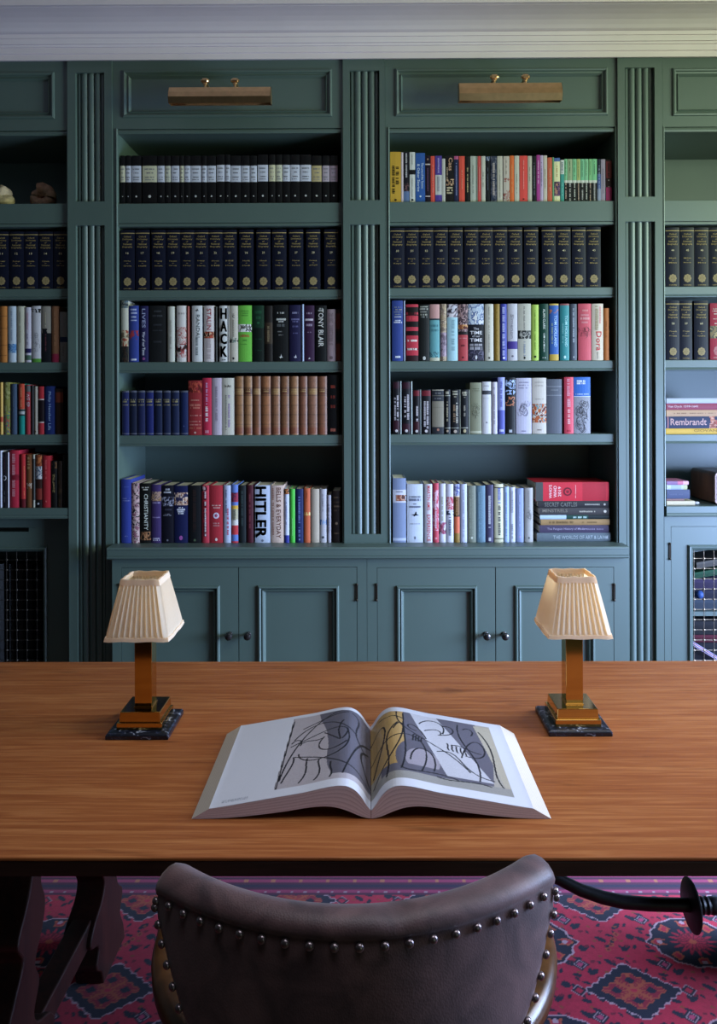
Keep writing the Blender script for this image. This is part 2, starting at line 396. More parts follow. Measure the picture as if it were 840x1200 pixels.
pilaster('fluted green pilaster standing on the counter between the centre bays', 402.6, 452, 410.5, 445.6, (82.5, 234.5), (263, ZZ(626, F, 430)), ZCT)
pilaster('fluted green pilaster between the right centre bay and far right bay', 724.6, 777, 733.2, 768, (79, 230.5), (259.5, .12), 0)

# ---------------------------------------------------------------- counter and base cabinets
YC = F - .09; YD = F - .062
xc0, xc1 = XX(125, YC, 645), XX(737, YC, 645)
zl = ZZ(655.3, YC, 430)
m = MB()
z1 = ZCT; h = z1 - zl
m.prism([(YC + .002, z1 - h * .06), (YC + .005, z1), (F + .43, z1), (F + .43, zl), (YC + .006, zl), (YC + .001, zl + h * .10), (YC + .001, zl + h * .24), (YC + .005, zl + h * .27), (YC + .0035, zl + h * .30), (YC + .0035, z1 - h * .20), (YC, z1 - h * .17)], 'x', xc0, xc1)
o = m.build('countertop', PAINT); tag(o, 'long green moulded countertop running over the two middle base cabinets', 'countertop')

def knob(p, parent):
    m = MB(); m.lathe(p, (0, -1, 0), [(.011, 0), (.011, .004), (.006, .007), (.0055, .020), (.010, .024), (.0155, .031), (.0168, .038), (.0145, .045), (.008, .049), (.001, .0505)], 18)
    return m.build('knob', PEWTER, parent, smooth=True)
def hinge(p, parent, h=.069):
    m = MB(); m.box(p[0] - .0042, p[0] + .0042, p[1] - .005, p[1] + .01, p[2] - h / 2, p[2] + h / 2)
    for k in (-1, 1): m.lathe((p[0], p[1] - .004, p[2] + k * h / 2 - .004), (0, 0, 1), [(.005, 0), (.006, .004), (.003, .009)], 8)
    return m.build('hinge', HINGE, parent)
def door_moulding(m, x0, x1, z0, z1, y):
    m.frame(x0, x1, z0, z1, [(0, y), (.001, y - .005), (.004, y - .010), (.010, y - .011), (.013, y - .008), (.015, y - .001), (.017, y + .003), (.021, y - .004), (.026, y - .002), (.031, y + .009), (.033, y + .013)], back=y + .021)
def D(px, py=700): return XX(px, YD, py)
def base_cabinet(label, f0, f1, doors):
    """doors: (x0,x1,inner0,inner1,knob_px,hinge_px)"""
    x0, x1 = D(f0), D(f1); zb = zl - .001
    t = thing('base_cabinet', label, 'cabinet', ((x0 + x1) / 2, YD, 0), 'painted base cabinets under the middle bays')
    zt = ZZ(664.6, YD, (f0 + f1) / 2); z0 = .12
    dh0 = D(doors[0][0]); dh1 = D(doors[-1][1])
    m = MB(); m.plate(x0, x1, 0, zb, [(dh0, dh1, z0, zt)], YD, YD + .022); m.build('face_frame', PAINT, t)
    m = MB(); i = .022; m.box(x0 + i, x0 + i + .018, YD + .022, F + .42, 0, zb); m.box(x1 - i - .018, x1 - i, YD + .022, F + .42, 0, zb); m.box(x0 + i + .018, x1 - i - .018, F + .40, F + .42, 0, zb); m.box(x0 + i + .018, x1 - i - .018, YD + .03, F + .40, .08, .10)
    m.build('carcass', PAINT, t)
    for (a, b, i0, i1, kp, hp) in doors:
        xa, xb = D(a) + .0018, D(b) - .0018; zz0, zz1 = z0 + .002, zt - .0022
        pz1 = ZZ(686, YD, kp); pz0 = z0 + .10; X0, X1 = D(i0), D(i1)
        m = MB(); m.plate(xa, xb, zz0, zz1, [(X0, X1, pz0, pz1)], YD + .001, YD + .022); door_moulding(m, X0, X1, pz0, pz1, YD + .001)
        d = m.build('door', PAINT, t)
        p = at(kp, 746, YD - .035); knob((p.x, YD + .001, p.z), d)
        hinge((D(hp), YD + .001, ZZ(694, YD, hp)), d); hinge((D(hp), YD + .001, .26), d)
    return t
base_cabinet('two-door blue-green base cabinet behind the left lamp', 131.5, 429.8, [(142, 279.6, 164.5, 257.5, 267.8, 140.8), (279.6, 418.6, 302, 397.2, 289.8, 418.2)])
base_cabinet('two-door blue-green base cabinet behind the right lamp', 430.2, 735, [(441.8, 580.6, 464.5, 559, 570.5, 441.2), (580.6, 719.4, 603, 697, 592, 719.6)])

# ---------------------------------------------------------------- far base cabinets
def wire_grid(m, x0, x1, z0, z1, y, xs, zs, r=.0013):
    for x in xs: m.tube([(x, y, z0), (x, y, z1)], r, 6)
    for z in zs: m.tube([(x0, y + .0015, z), (x1, y + .0015, z)], r, 6)
    for x in xs:
        for z in zs: m.lathe((x, y + .001, z), (0, -1, 0), [(.0052, 0), (.0058, .0025), (.004, .0045), (.001, .006)], 8)
# right: wire-fronted cupboard
YR = F + .03
def R(px, py=690): return XX(px, YR, py)
t = thing('wire_front_cupboard', 'blue-green base cupboard with brass wire grille at far right', 'cabinet', (1.9, YR, 0))
xa, xb = X(777.5, YR), 2.36; zt = ZZ(605, YR, 806) 
m = MB()
zz = ZFR
m.prism([(F + .002, zz - .002), (F + .004, zz), (YB, zz), (YB, zz - .04), (F + .02, ZZ(605.5, F, 806)), (F + .003, ZZ(605.3, F, 806)), (F + .001, ZZ(603.5, F, 806)), (F + .004, ZZ(602, F, 806)), (F + .002, ZZ(601, F, 806))], 'x', xa, xb)
m.build('top_board', PAINT, t)
dx0, dx1 = R(786.2), 2.30; dz1 = ZZ(616.8, YR, 806)
m = MB(); m.plate(xa, xb, 0, zt - .002, [(dx0, dx1, .12, dz1)], YR, YR + .02)
m.build('face_frame', PAINT, t)
m = MB(); m.box(xb - .018, xb, YR + .02, YB, 0, zt - .045); m.box(xa, xa + .01, YR + .02, YB, 0, zt - .045); m.box(xa + .01, xb - .018, YB - .02, YB, 0, zt - .045); m.box(xa + .01, xb - .018, YR + .02, YB - .02, .08, .10)
m.build('carcass', PAINT, t)
gx0, gx1, gz0, gz1 = R(806), 2.22, .20, ZZ(638.5, YR, 806)
m = MB(); m.plate(dx0 + .002, dx1, .122, dz1 - .002, [(gx0, gx1, gz0, gz1)], YR + .001, YR + .02)
m.frame(gx0, gx1, gz0, gz1, [(0, YR + .001), (.001, YR - .005), (.006, YR - .010), (.012, YR - .009), (.014, YR + .001), (.018, YR - .002), (.024, YR + .004), (.027, YR + .015)], fill=False)
d = m.build('door', PAINT, t); hinge((R(784.8), YR + .001, ZZ(646, YR, 785)), d)
m = MB(); xs = [R(814.6 + 11.75 * k) for k in range(14)]; xs = [x for x in xs if x < gx1 - .02]; zs = [ZZ(655.3 + 12 * k, YR, 814) for k in range(30)]; zs = [z for z in zs if z > gz0 + .02]
wire_grid(m, gx0 + .024, gx1 - .024, gz0 + .024, gz1 - .024, YR + .014, xs, zs); m.build('wire_grille', WIREM, d)
zsh = ZZ(716, YR + .06, 820)
m = MB(); m.box(xa + .012, xb - .02, YR + .05, YB - .022, zsh - .02, zsh); m.build('inner_shelf', PAINT, t)
CUP = dict(z=zsh, y=YR + .06, floor=.10)

# left: radiator cupboard with grille, set back
YL = F + .075
def L_(px, py=690): return XX(px, YL, py)
t = thing('radiator_cupboard', 'dark green base cupboard with wire radiator grille at far left', 'cabinet', (-1.9, YL, 0))
xa, xb = -2.36, X(79.3, F); zz = ZFL
m = MB()
m.prism([(F + .002, zz - .002), (F + .004, zz), (YB, zz), (YB, zz - .04), (YL, zz - .04), (F + .02, ZZ(608, F, 40)), (F + .003, ZZ(608, F, 40)), (F + .001, ZZ(606, F, 40)), (F + .004, ZZ(604.5, F, 40)), (F + .002, ZZ(603.5, F, 40))], 'x', xa, xb)
m.build('top_board', PAINT, t)
zt = zz - .041
gx0, gx1, gz0, gz1 = -2.25, L_(55.5), .20, ZZ(641, YL, 30)
sl0, sl1, sz0, sz1 = -2.2, L_(34), ZZ(623.2, YL, 20), ZZ(618.2, YL, 20)
m = MB(); m.plate(xa, xb, 0, zt, [(gx0, gx1, gz0, gz1), (sl0, sl1, sz0, sz1)], YL, YL + .02)
m.frame(gx0, gx1, gz0, gz1, [(0, YL), (.001, YL - .006), (.006, YL - .010), (.012, YL - .008), (.014, YL + .002), (.018, YL - .001), (.024, YL + .012)], fill=False)
m.add([(sl1, YL + .004, sz0), (sl1 + .035, YL - .0005, sz1), (sl1, YL - .0005, sz1)], [(0, 1, 2)])
m.build('front_panel', PAINT, t)
m = MB(); m.box(xa, xa + .018, YL + .02, YB, 0, zt); m.box(xb - .012, xb, YL + .02, YB, 0, zt); m.box(xa + .018, xb - .012, YB - .02, YB, 0, zt); m.build('carcass', PAINT, t)
m = MB(); xs = [L_(6.3 - 11.8 * k) for k in range(-3, 12)]; xs = [x for x in xs if gx0 + .03 < x]; zs = [ZZ(656.9 + 11.8 * k, YL, 20) for k in range(30)]; zs = [z for z in zs if z > gz0 + .03]
wire_grid(m, gx0 + .02, gx1 - .02, gz0 + .02, gz1 - .02, YL + .013, xs, zs); m.build('wire_grille', DARKWIRE, t)
m = MB()
for k in range(18): m.prism([(-2.18 + .045 * k + .017 * math.cos(a * math.pi / 4), YL + .14 + .05 * math.sin(a * math.pi / 4)) for a in range(8)], 'z', .12, .78)
m.box(-2.2, -1.395, YL + .11, YL + .17, .0005, .125)
o = m.build('radiator', simple('dark_radiator_enamel', '23262a', rough=.5), None); tag(o, 'dark ribbed radiator behind the far left wire grille', 'radiator')

# ---------------------------------------------------------------- brass picture lights
def picture_light(label, p0, p1, y0, y1, k0, k1, ky):
    Yw = YFB + .012; c = (p0 + p1) / 2; Yl = 3.235
    x0, x1 = XX(p0, Yl, 110), XX(p1, Yl, 110); zt = ZZ(y0, Yl, c); zb = ZZ(y1, Yl, c); h = zt - zb
    t = thing('picture_light', label, 'picture light', ((x0 + x1) / 2, Yw, zt), 'brass picture lights over the bookcases')
    # faceted trough, open underneath
    out = [(Yl + .050, zb + h * .10), (Yl + .050, zb + h * .60), (Yl + .034, zb + h * 1.0), (Yl + .014, zb + h * 1.0), (Yl, zb + h * .66), (Yl - .006, zb + h * .36), (Yl + .002, zb)]
    inn = [(y + (.002 if y < Yl + .03 else -.002), z - (.0025 if z > zb + h * .5 else -.001)) for y, z in out]
    m = MB(); m.prism(out + inn[::-1], 'x', x0, x1)
    for xx in (x0, x1 - .002): m.prism(out, 'x', xx, xx + .002)
    m.build('trough_shade', LBRASS, t)
    m = MB(); m.tube([(x0 + .06, Yl + .03, zb + h * .35), (x1 - .06, Yl + .03, zb + h * .35)], .009, 10); m.build('lamp_tube', simple('frosted_tube', 'c9bfae', rough=.6), t)
    for k, s in ((k0, -1), (k1, 1)):
        xk = XX(k, Yl + .03, ky); zk = ZZ(ky, Yl + .03, c)
        m = MB(); m.tube([(xk, Yl + .028, zt - .004), (xk, Yl + .028, zk)], .0055, 10)
        m.tube([(xk, Yl + .02, zk), (xk, Yw - .004, zk)], .0055, 10)
        m.lathe((xk - s * -.018, Yl + .028, zk), (-s, 0, 0), [(.006, 0), (.006, .004), (.0115, .007), (.0115, .027), (.008, .031), (.006, .036)], 14)
        m.lathe((xk, Yl + .028, zk - .018), (0, 0, 1), [(.0095, 0), (.0095, .006), (.006, .010)], 12)
        m.lathe((xk, Yw, zk), (0, -1, 0), [(.020, 0), (.020, .004), (.012, .008), (.006, .010)], 16)
        m.build('bracket', LBRASS, t, smooth=True)
picture_light('brass picture light mounted above the left centre bookcase bay', 197, 317, 100.5, 120.5, 240.5, 275.5, 95)
picture_light('brass picture light mounted above the right centre bookcase bay', 538, 659, 95.5, 117.5, 579, 615.5, 90.5)
# ================================================================ BOOKS
YSP = F + .026
BOOKS = MB
ORD = ['zero', 'first', 'second', 'third', 'fourth', 'fifth', 'sixth', 'seventh', 'eighth', 'ninth', 'tenth', 'eleventh', 'twelfth', 'thirteenth', 'fourteenth', 'fifteenth', 'sixteenth', 'seventeenth', 'eighteenth', 'nineteenth', 'twentieth'] + \
      ['twenty-' + s for s in 'first second third fourth fifth sixth seventh eighth ninth'.split()] + ['thirtieth'] + ['thirty-' + s for s in 'first second third fourth fifth sixth seventh eighth ninth'.split()] + ['fortieth'] + ['forty-' + s for s in 'first second third fourth fifth sixth'.split()]
PAPER = hx('e6ddc8')
def shade(c, k): return tuple(min(1, x * k) for x in c[:3]) + (1,)
def bookgeo(W, H, Dp, col, bands=(), texts=(), rnd=.004, pap=PAPER, mapv=None, hard=True, rng=None):
    """returns cover MB and page MB in local coords: spine at y=0 facing -Y, base at z=0, centred in x"""
    rng = rng or random
    cv = MB(); pg = MB(); col = hx(col) if isinstance(col, str) else col
    t = .0026 if hard else .0007
    n = 6 if rnd > .0015 else 2
    def sy(x): return -rnd * (1 - (2 * x / W) ** 2)
    xs = [-W / 2 + W * i / n for i in range(n + 1)]
    cuts = {0., 1.}
    for b in bands: cuts |= {b[0], b[1]}
    cuts = sorted(cuts)
    def colat(a, b):
        c = None
        for q in bands:
            if q[0] <= (a + b) / 2 <= q[1]: c = q[2]
        return c
    for a, b in zip(cuts, cuts[1:]):
        c = colat(a, b)
        if isinstance(c, str) and c.startswith('pic:'):
            pal = [hx(k) for k in c[4:].split(',')]; nu = max(4, int(W / .003)); nv = max(4, int((b - a) * H / .004))
            fld = np.array([[rng.random() for _ in range(nu)] for _ in range(nv)])
            for _ in range(4): fld = (fld + np.roll(fld, 1, 0) + np.roll(fld, 1, 1) + np.roll(fld, -1, 0) + np.roll(fld, -1, 1)) / 5
            rk = fld.ravel().argsort().argsort().reshape(fld.shape) / (nu * nv)
            for j in range(nv):
                for i in range(nu):
                    u0, u1 = -W / 2 + W * i / nu, -W / 2 + W * (i + 1) / nu; z0 = H * (a + (b - a) * j / nv); z1 = H * (a + (b - a) * (j + 1) / nv)
                    cv.add([(u0, sy(u0), z0), (u1, sy(u1), z0), (u1, sy(u1), z1), (u0, sy(u0), z1)], [(0, 1, 2, 3)], pal[min(len(pal) - 1, int(rk[j, i] * len(pal)))])
            continue
        cc = col if c is None else hx(c)
        for i in range(n):
            k = 1.0
            cv.add([(xs[i], sy(xs[i]), H * a), (xs[i + 1], sy(xs[i + 1]), H * a), (xs[i + 1], sy(xs[i + 1]), H * b), (xs[i], sy(xs[i]), H * b)], [(0, 1, 2, 3)], shade(cc, k))
    # back of spine shell, caps
    for z, fl in ((0, 1), (H, 0)):
        vs = [(x, sy(x), z) for x in xs] + [(W / 2, .003, z), (-W / 2, .003, z)]
        f = tuple(range(len(vs))); cv.add(vs, [f[::-1] if fl else f], shade(col, .9))
    for s in (-1, 1):
        cv.box(*(sorted((s * W / 2, s * (W / 2 - t)))), 0, Dp, 0, H, col)
    cv.box(-W / 2 + t, W / 2 - t, .001, .003, 0, H, shade(col, .9))
    e = .0035 if hard else .0004
    pg.box(-W / 2 + t * 1.02, W / 2 - t * 1.02, .0032, Dp - e, e, H - e, pap)
    for tx in texts:
        s, md, tc, ln, sz, c = tx[:6]; xo = tx[6] * W if len(tx) > 6 else 0; bold = .008; heavy = len(tx) > 7 and tx[7] > .02
        c = hx(c) if isinstance(c, str) else c
        def put(vs, fs): cv.add([(x, (-rnd - .0005) if heavy else sy(max(-W / 2, min(W / 2, x))) - .0008, z) for x, z in vs], fs, c)
        if md in ('v', 'h', 's'):
            offs = [(a, b_) for a in (-.035, 0, .035) for b_ in (-.02, .02)] if heavy else [(0, 0)]
            if md == 's':
                L = len(s); 
                for k, chh in enumerate(s):
                    vs, fs = text_mesh(chh, bold); zc = H * (tc + ln / 2 - ln * (k + .5) / L)
                    [put([(xo + (x * .93 + a * 1.4) * W * sz, zc + (y * .95 + b_) * H * ln / L * .86) for x, y in vs], fs) for a, b_ in offs]
                continue
            vs, fs = text_mesh(s, bold)
            if md == 'v': [put([(xo + (y + b_) * W * sz, H * tc - (x + a * .22) * H * ln) for x, y in vs], fs) for a, b_ in offs]
            else: put([(xo + x * W * ln, H * tc + y * H * sz) for x, y in vs], fs)
        elif md == 'dv':      # lettering too small to read: broken strokes down the spine
            z = H * (tc + ln / 2); z0 = H * (tc - ln / 2)
            while z > z0:
                l = rng.uniform(.0025, .0055)
                if rng.random() < .84: put([(xo - W * sz / 2, z - l), (xo + W * sz / 2 * rng.uniform(.5, 1), z - l), (xo + W * sz / 2 * rng.uniform(.5, 1), z), (xo - W * sz / 2, z)], [(0, 1, 2, 3)])
                z -= l + .0016
        elif md == 'dh':
            x = -W * ln / 2
            while x < W * ln / 2:
                l = rng.uniform(.0015, .004)
                if rng.random() < .88: put([(xo + x, H * (tc - sz / 2)), (xo + min(W * ln / 2, x + l), H * (tc - sz / 2)), (xo + min(W * ln / 2, x + l), H * (tc + sz / 2)), (xo + x, H * (tc + sz / 2))], [(0, 1, 2, 3)])
                x += l + .0009
        elif md == 'dot':     # small device (roundel)
            k = 14; put([(xo + W * ln * math.cos(2 * math.pi * i / k), H * tc + W * ln * sz * math.sin(2 * math.pi * i / k)) for i in range(k)], [tuple(range(k))])
        elif md == 'bird':
            pts = [(-.42, .05), (-.15, -.02), (-.1, -.18), (.05, -.06), (.45, -.02), (.2, .1), (.12, .45), (-.02, .12)]
            put([(xo + W * ln * a, H * tc + W * ln * b * sz) for a, b in pts], [tuple(range(len(pts)))])
        elif md == 'crest':
            pts = []
            for i in range(32):
                a = 2 * math.pi * i / 32; r = 1 + .07 * math.cos(8 * a); pts.append((xo + W * ln * r * math.cos(a), H * tc + W * ln * sz * r * math.sin(a)))
            put(pts, [tuple(range(32))])
            inn = shade(c, .5)
            for dx, dz in ((0, 0), (.42, 0), (-.42, 0), (0, .45), (0, -.45)):
                q = [(xo + W * ln * (dx + .12 * math.cos(2 * math.pi * i / 8)), H * tc + W * ln * sz * (dz + .12 * math.sin(2 * math.pi * i / 8))) for i in range(8)]
                cv.add([(x, sy(x) - .0008, z) for x, z in q], [tuple(range(8))], inn)
        elif md == 'swirl':   # line drawing
            for _ in range(int(sz)):
                a = rng.uniform(0, 6); cx = xo + rng.uniform(-.25, .25) * W; cz = H * (tc + rng.uniform(-.5, .5) * ln); r = W * rng.uniform(.08, .22)
                prev = None
                for i in range(9):
                    p = (cx + r * math.cos(a + i * .5), cz + r * 1.3 * math.sin(a + i * .5))
                    if prev and abs(p[0]) < W * .46 and abs(prev[0]) < W * .46:
                        dx, dz = p[0] - prev[0], p[1] - prev[1]; l = math.hypot(dx, dz) or 1; nx, nz = -dz / l * .0005, dx / l * .0005
                        put([(prev[0] + nx, prev[1] + nz), (prev[0] - nx, prev[1] - nz), (p[0] - nx, p[1] - nz), (p[0] + nx, p[1] + nz)], [(0, 1, 2, 3)])
                    prev = p
    if mapv:
        for q in (cv, pg): q.v = [mapv(*p) for p in q.v]
    return cv, pg

def place_book(x0, x1, zb, zt, Y, label, group, col, bands=(), texts=(), rnd=.004, depth=.165, hard=True, pap=PAPER, mat=None, name='book', lean=0.0):
    W = x1 - x0; H = zt - zb; xc = (x0 + x1) / 2
    t = thing(name, label, 'book', (xc, Y, zb), group)
    mv = (lambda a, b, c: (a + c * lean, b, c)) if lean else None
    cv, pg = bookgeo(W, H, depth, col, bands, texts, rnd, pap, mv, hard)
    for nm, q, mt in (('cover', cv, mat or BOOKM), ('page_block', pg, PAGEM)):
        q.v = [(a + xc, b + Y, c + zb) for a, b, c in q.v]; q.build(nm, mt, t)
    return t

def lie_book(p0, p1, yt, yb, Y, label, group, col, texts=(), bands=(), rnd=.003, depth=.2, pap=PAPER, zb=None, hard=True):
    x0, x1 = XX(p0, Y, yt), XX(p1, Y, yt); zt = ZZ(yt, Y, p0); z0 = ZZ(yb, Y, p0) if zb is None else zb
    t = thing('book', label, 'book', ((x0 + x1) / 2, Y, z0), group)
    W = zt - z0; H = x1 - x0
    cv, pg = bookgeo(W, H, depth, col, bands, texts, rnd, pap, lambda a, b, c: (x1 - c, b + Y, a + (z0 + zt) / 2), hard)
    cv.build('cover', BOOKM, t); pg.build('page_block', PAGEM, t)
    return zt

def row(where, group, zb, segs, fromright=False, depth=.165, hard=True, rnd=.004, mat=None, name='book', Y=YSP, count0=0, total=None):
    """segs: (ox, oy, scale, [ (zx0,zx1,zy, colour, desc, bands, texts, opts) ])"""
    flat = [(ox, oy, s, b) for ox, oy, s, bs in segs for b in bs]
    n = len(flat)
    last = -9
    for i, (ox, oy, s, b) in enumerate(flat):
        p0, p1, py = ox + b[0] / s, ox + b[1] / s, oy + b[2] / s
        o = b[7] if len(b) > 7 else {}
        x0 = XX(p0, Y, py + 30) ; x1 = XX(p1, Y, py + 30)
        x0 = max(x0, last + .0006); last = x1
        zt = ZZ(py, Y, (p0 + p1) / 2)
        od = ORD[n - i] + ' from right' if fromright else ORD[i + 1] + ' from left'
        lab = o.get('label') or f"{b[4]}, {od} on {where}"
        place_book(x0, x1, zb + .0004, zt, Y + o.get('dy', 0), lab, group, b[3], b[5] if len(b) > 5 else (), b[6] if len(b) > 6 else (), o.get('rnd', rnd), o.get('depth', depth), o.get('hard', hard), mat=o.get('mat', mat), name=name, lean=o.get('lean', 0))

G = '8a8478'
def tiny(c='cfcac0', a=.62, b=.5, w=.25): return [('', 'dv', a, b, w, c)]
def two(c1, c2): return [('', 'dv', .70, .38, .28, c1), ('', 'dv', .30, .30, .22, c2)]
# ---- left centre bay, top shelf: black volumes with paper labels
segs = [[141, 146.5], [147.2, 153.5], [154.2, 165.5], [167, 184], [184.5, 192.8], [193.2, 200], [200.7, 210.2], [210.7, 215.4], [215.9, 223], [223.3, 235.5], [236.3, 242.2], [242.7, 253], [254, 263.2], [263.9, 269.7], [270.3, 282.3], [282.8, 292.5], [293.2, 301], [302, 314], [315.2, 322.5], [323.2, 330.5], [331.2, 339.7], [340.3, 351.2], [352, 364.5], [365.3, 376.7], [377.7, 386], [386.7, 395.5]]
cream = {0: 'c9c4a8', 3: 'c4c0a2', 5: 'bdbca9', 7: 'c6c2a6', 18: 'c8c3a0', 19: 'c8c6ac', 23: 'b7a678', 24: 'b9aab6', 25: 'b5a0b0'}
lst = []
for i, (a, b) in enumerate(segs):
    w = b - a; lc = cream.get(i, 'c4c6d2'); top = 182.5 - (1.2 if i in (12, 13, 17, 18, 19, 20, 21, 22) else 0)
    dsc = ('wide ' if w > 11.5 else 'slim ' if w < 6.6 else '') + ('black volume with cream label' if i in (0, 3, 5, 7, 18, 19) else 'black volume with tan label' if i == 23 else 'black volume with lilac label' if i > 23 else 'black volume with white label')
    tx = [('', 'dh', .72, .66, .022, '7a7a80'), ('', 'dh', .64, .5, .022, '7a7a80'), ('', 'dh', .55, .6, .022, '7a7a80'), ('', 'dh', .50, .6, .018, '8a8a90'), ('', 'dot', .155, .10, 1, 'b9b9b2')]
    lst.append((a, b, top, '0d0c0d', dsc, [(.452, .79, lc)], tx))
row("left centre bay's top shelf", 'black volumes on the left centre top shelf', tML[0], [(0, 0, 1, lst)], rnd=.002, depth=.17)
# ---- navy dictionary set
NAMES = 'Cranfield Cuffay Daly Dewar Dixon Drury Eades Elder Ewart Fenn Finch Fogg Foster Gale Gibson Glyn Gray Grove Hale Hanson Harvey Hay Heron Hill Holt Hook Hughes Hurst Ives Jekyll Jones Kaye Kelly Kerr King Knox Lane Law Leigh Lisle Lowe Mabbs Martin Mayo Meek Miles Moody Moss Nairn'.split()
def dnb(num, c, top, w=16.4):
    g = '9a8450'; i = (num * 1) % (len(NAMES) - 1)
    tx = [('Oxford', 'h', .888, .50, .030, g), ('Dictionary', 'h', .842, .72, .034, g), ('of', 'h', .803, .15, .026, g), ('National', 'h', .764, .60, .030, g), ('Biography', 'h', .716, .72, .034, g),
          (str(num), 'h', .615, .20, .034, 'c2b48e'), (NAMES[i], 'h', .483, .52, .022, g), ('-', 'h', .445, .12, .006, g), (NAMES[i + 1], 'h', .405, .56, .022, g), ('', 'crest', .142, .265, 1.10, '8f7d54'), ('OXFORD', 'h', .028, .56, .020, g)]
    return (c - w / 2, c + w / 2, top, '0b0f21', f'navy gilt reference volume numbered {num}', [(.938, .952, g)], tx, {'label': f'navy reference volume with gilt crest numbered {num} on its spine'})
row('', 'navy numbered dictionary volumes', tML[1], [(0, 0, 1, [dnb(16 + k, c, 269.6 - k * .06) for k, c in enumerate([149.5, 167, 185.8, 202.8, 219.4, 235.8, 252.4, 269, 288.7, 308.7, 327.2, 347, 367, 388])])], rnd=.0035, depth=.20)
row('', 'navy numbered dictionary volumes', tMR[1], [(0, 0, 1, [dnb(30 + k, c, 267 - k * .05) for k, c in enumerate([465.6, 482.4, 499.4, 516.6, 534, 552.3, 569.3, 586.2, 603.7, 622.3, 643, 660.3, 678.2, 695.5])])], rnd=.0035, depth=.20)
row('', 'navy numbered dictionary volumes', tFL[1], [(0, 0, 1, [dnb(10 + k, c, 271.5) for k, c in enumerate([-14.8, 2, 19.6, 36.4, 53.8, 71.2])])], rnd=.0035, depth=.20)
row('', 'navy numbered dictionary volumes', tFR[1], [(0, 0, 1, [dnb(44 + k, c, 266.7) for k, c in enumerate([787.8, 805, 822, 839, 856])])], rnd=.0035, depth=.20)
g = 'd8c0b0'
row("far right bay's third shelf", 'navy numbered dictionary volumes', tFR[2], [(0, 0, 1, [dnb(58, 788.2, 352.4, 15.6), dnb(59, 802.6, 352.4), dnb(60, 821.4, 352.4), (831.9, 848.5, 355.3, '9c2238', 'crimson index volume with picture panel', [(.38, .60, 'pic:8c7a58,55584e,b09a6c,3c3c3a')],
    [('Index of', 'h', .90, .6, .026, g), ('', 'dh', .86, .7, .02, g), ('', 'dh', .81, .5, .02, g), ('', 'dh', .72, .6, .012, g), ('', 'dh', .64, .4, .02, g), ('', 'crest', .16, .28, 1.2, 'b06a6c'), ('OXFORD', 'h', .04, .56, .02, g)])])], rnd=.0035, depth=.20)

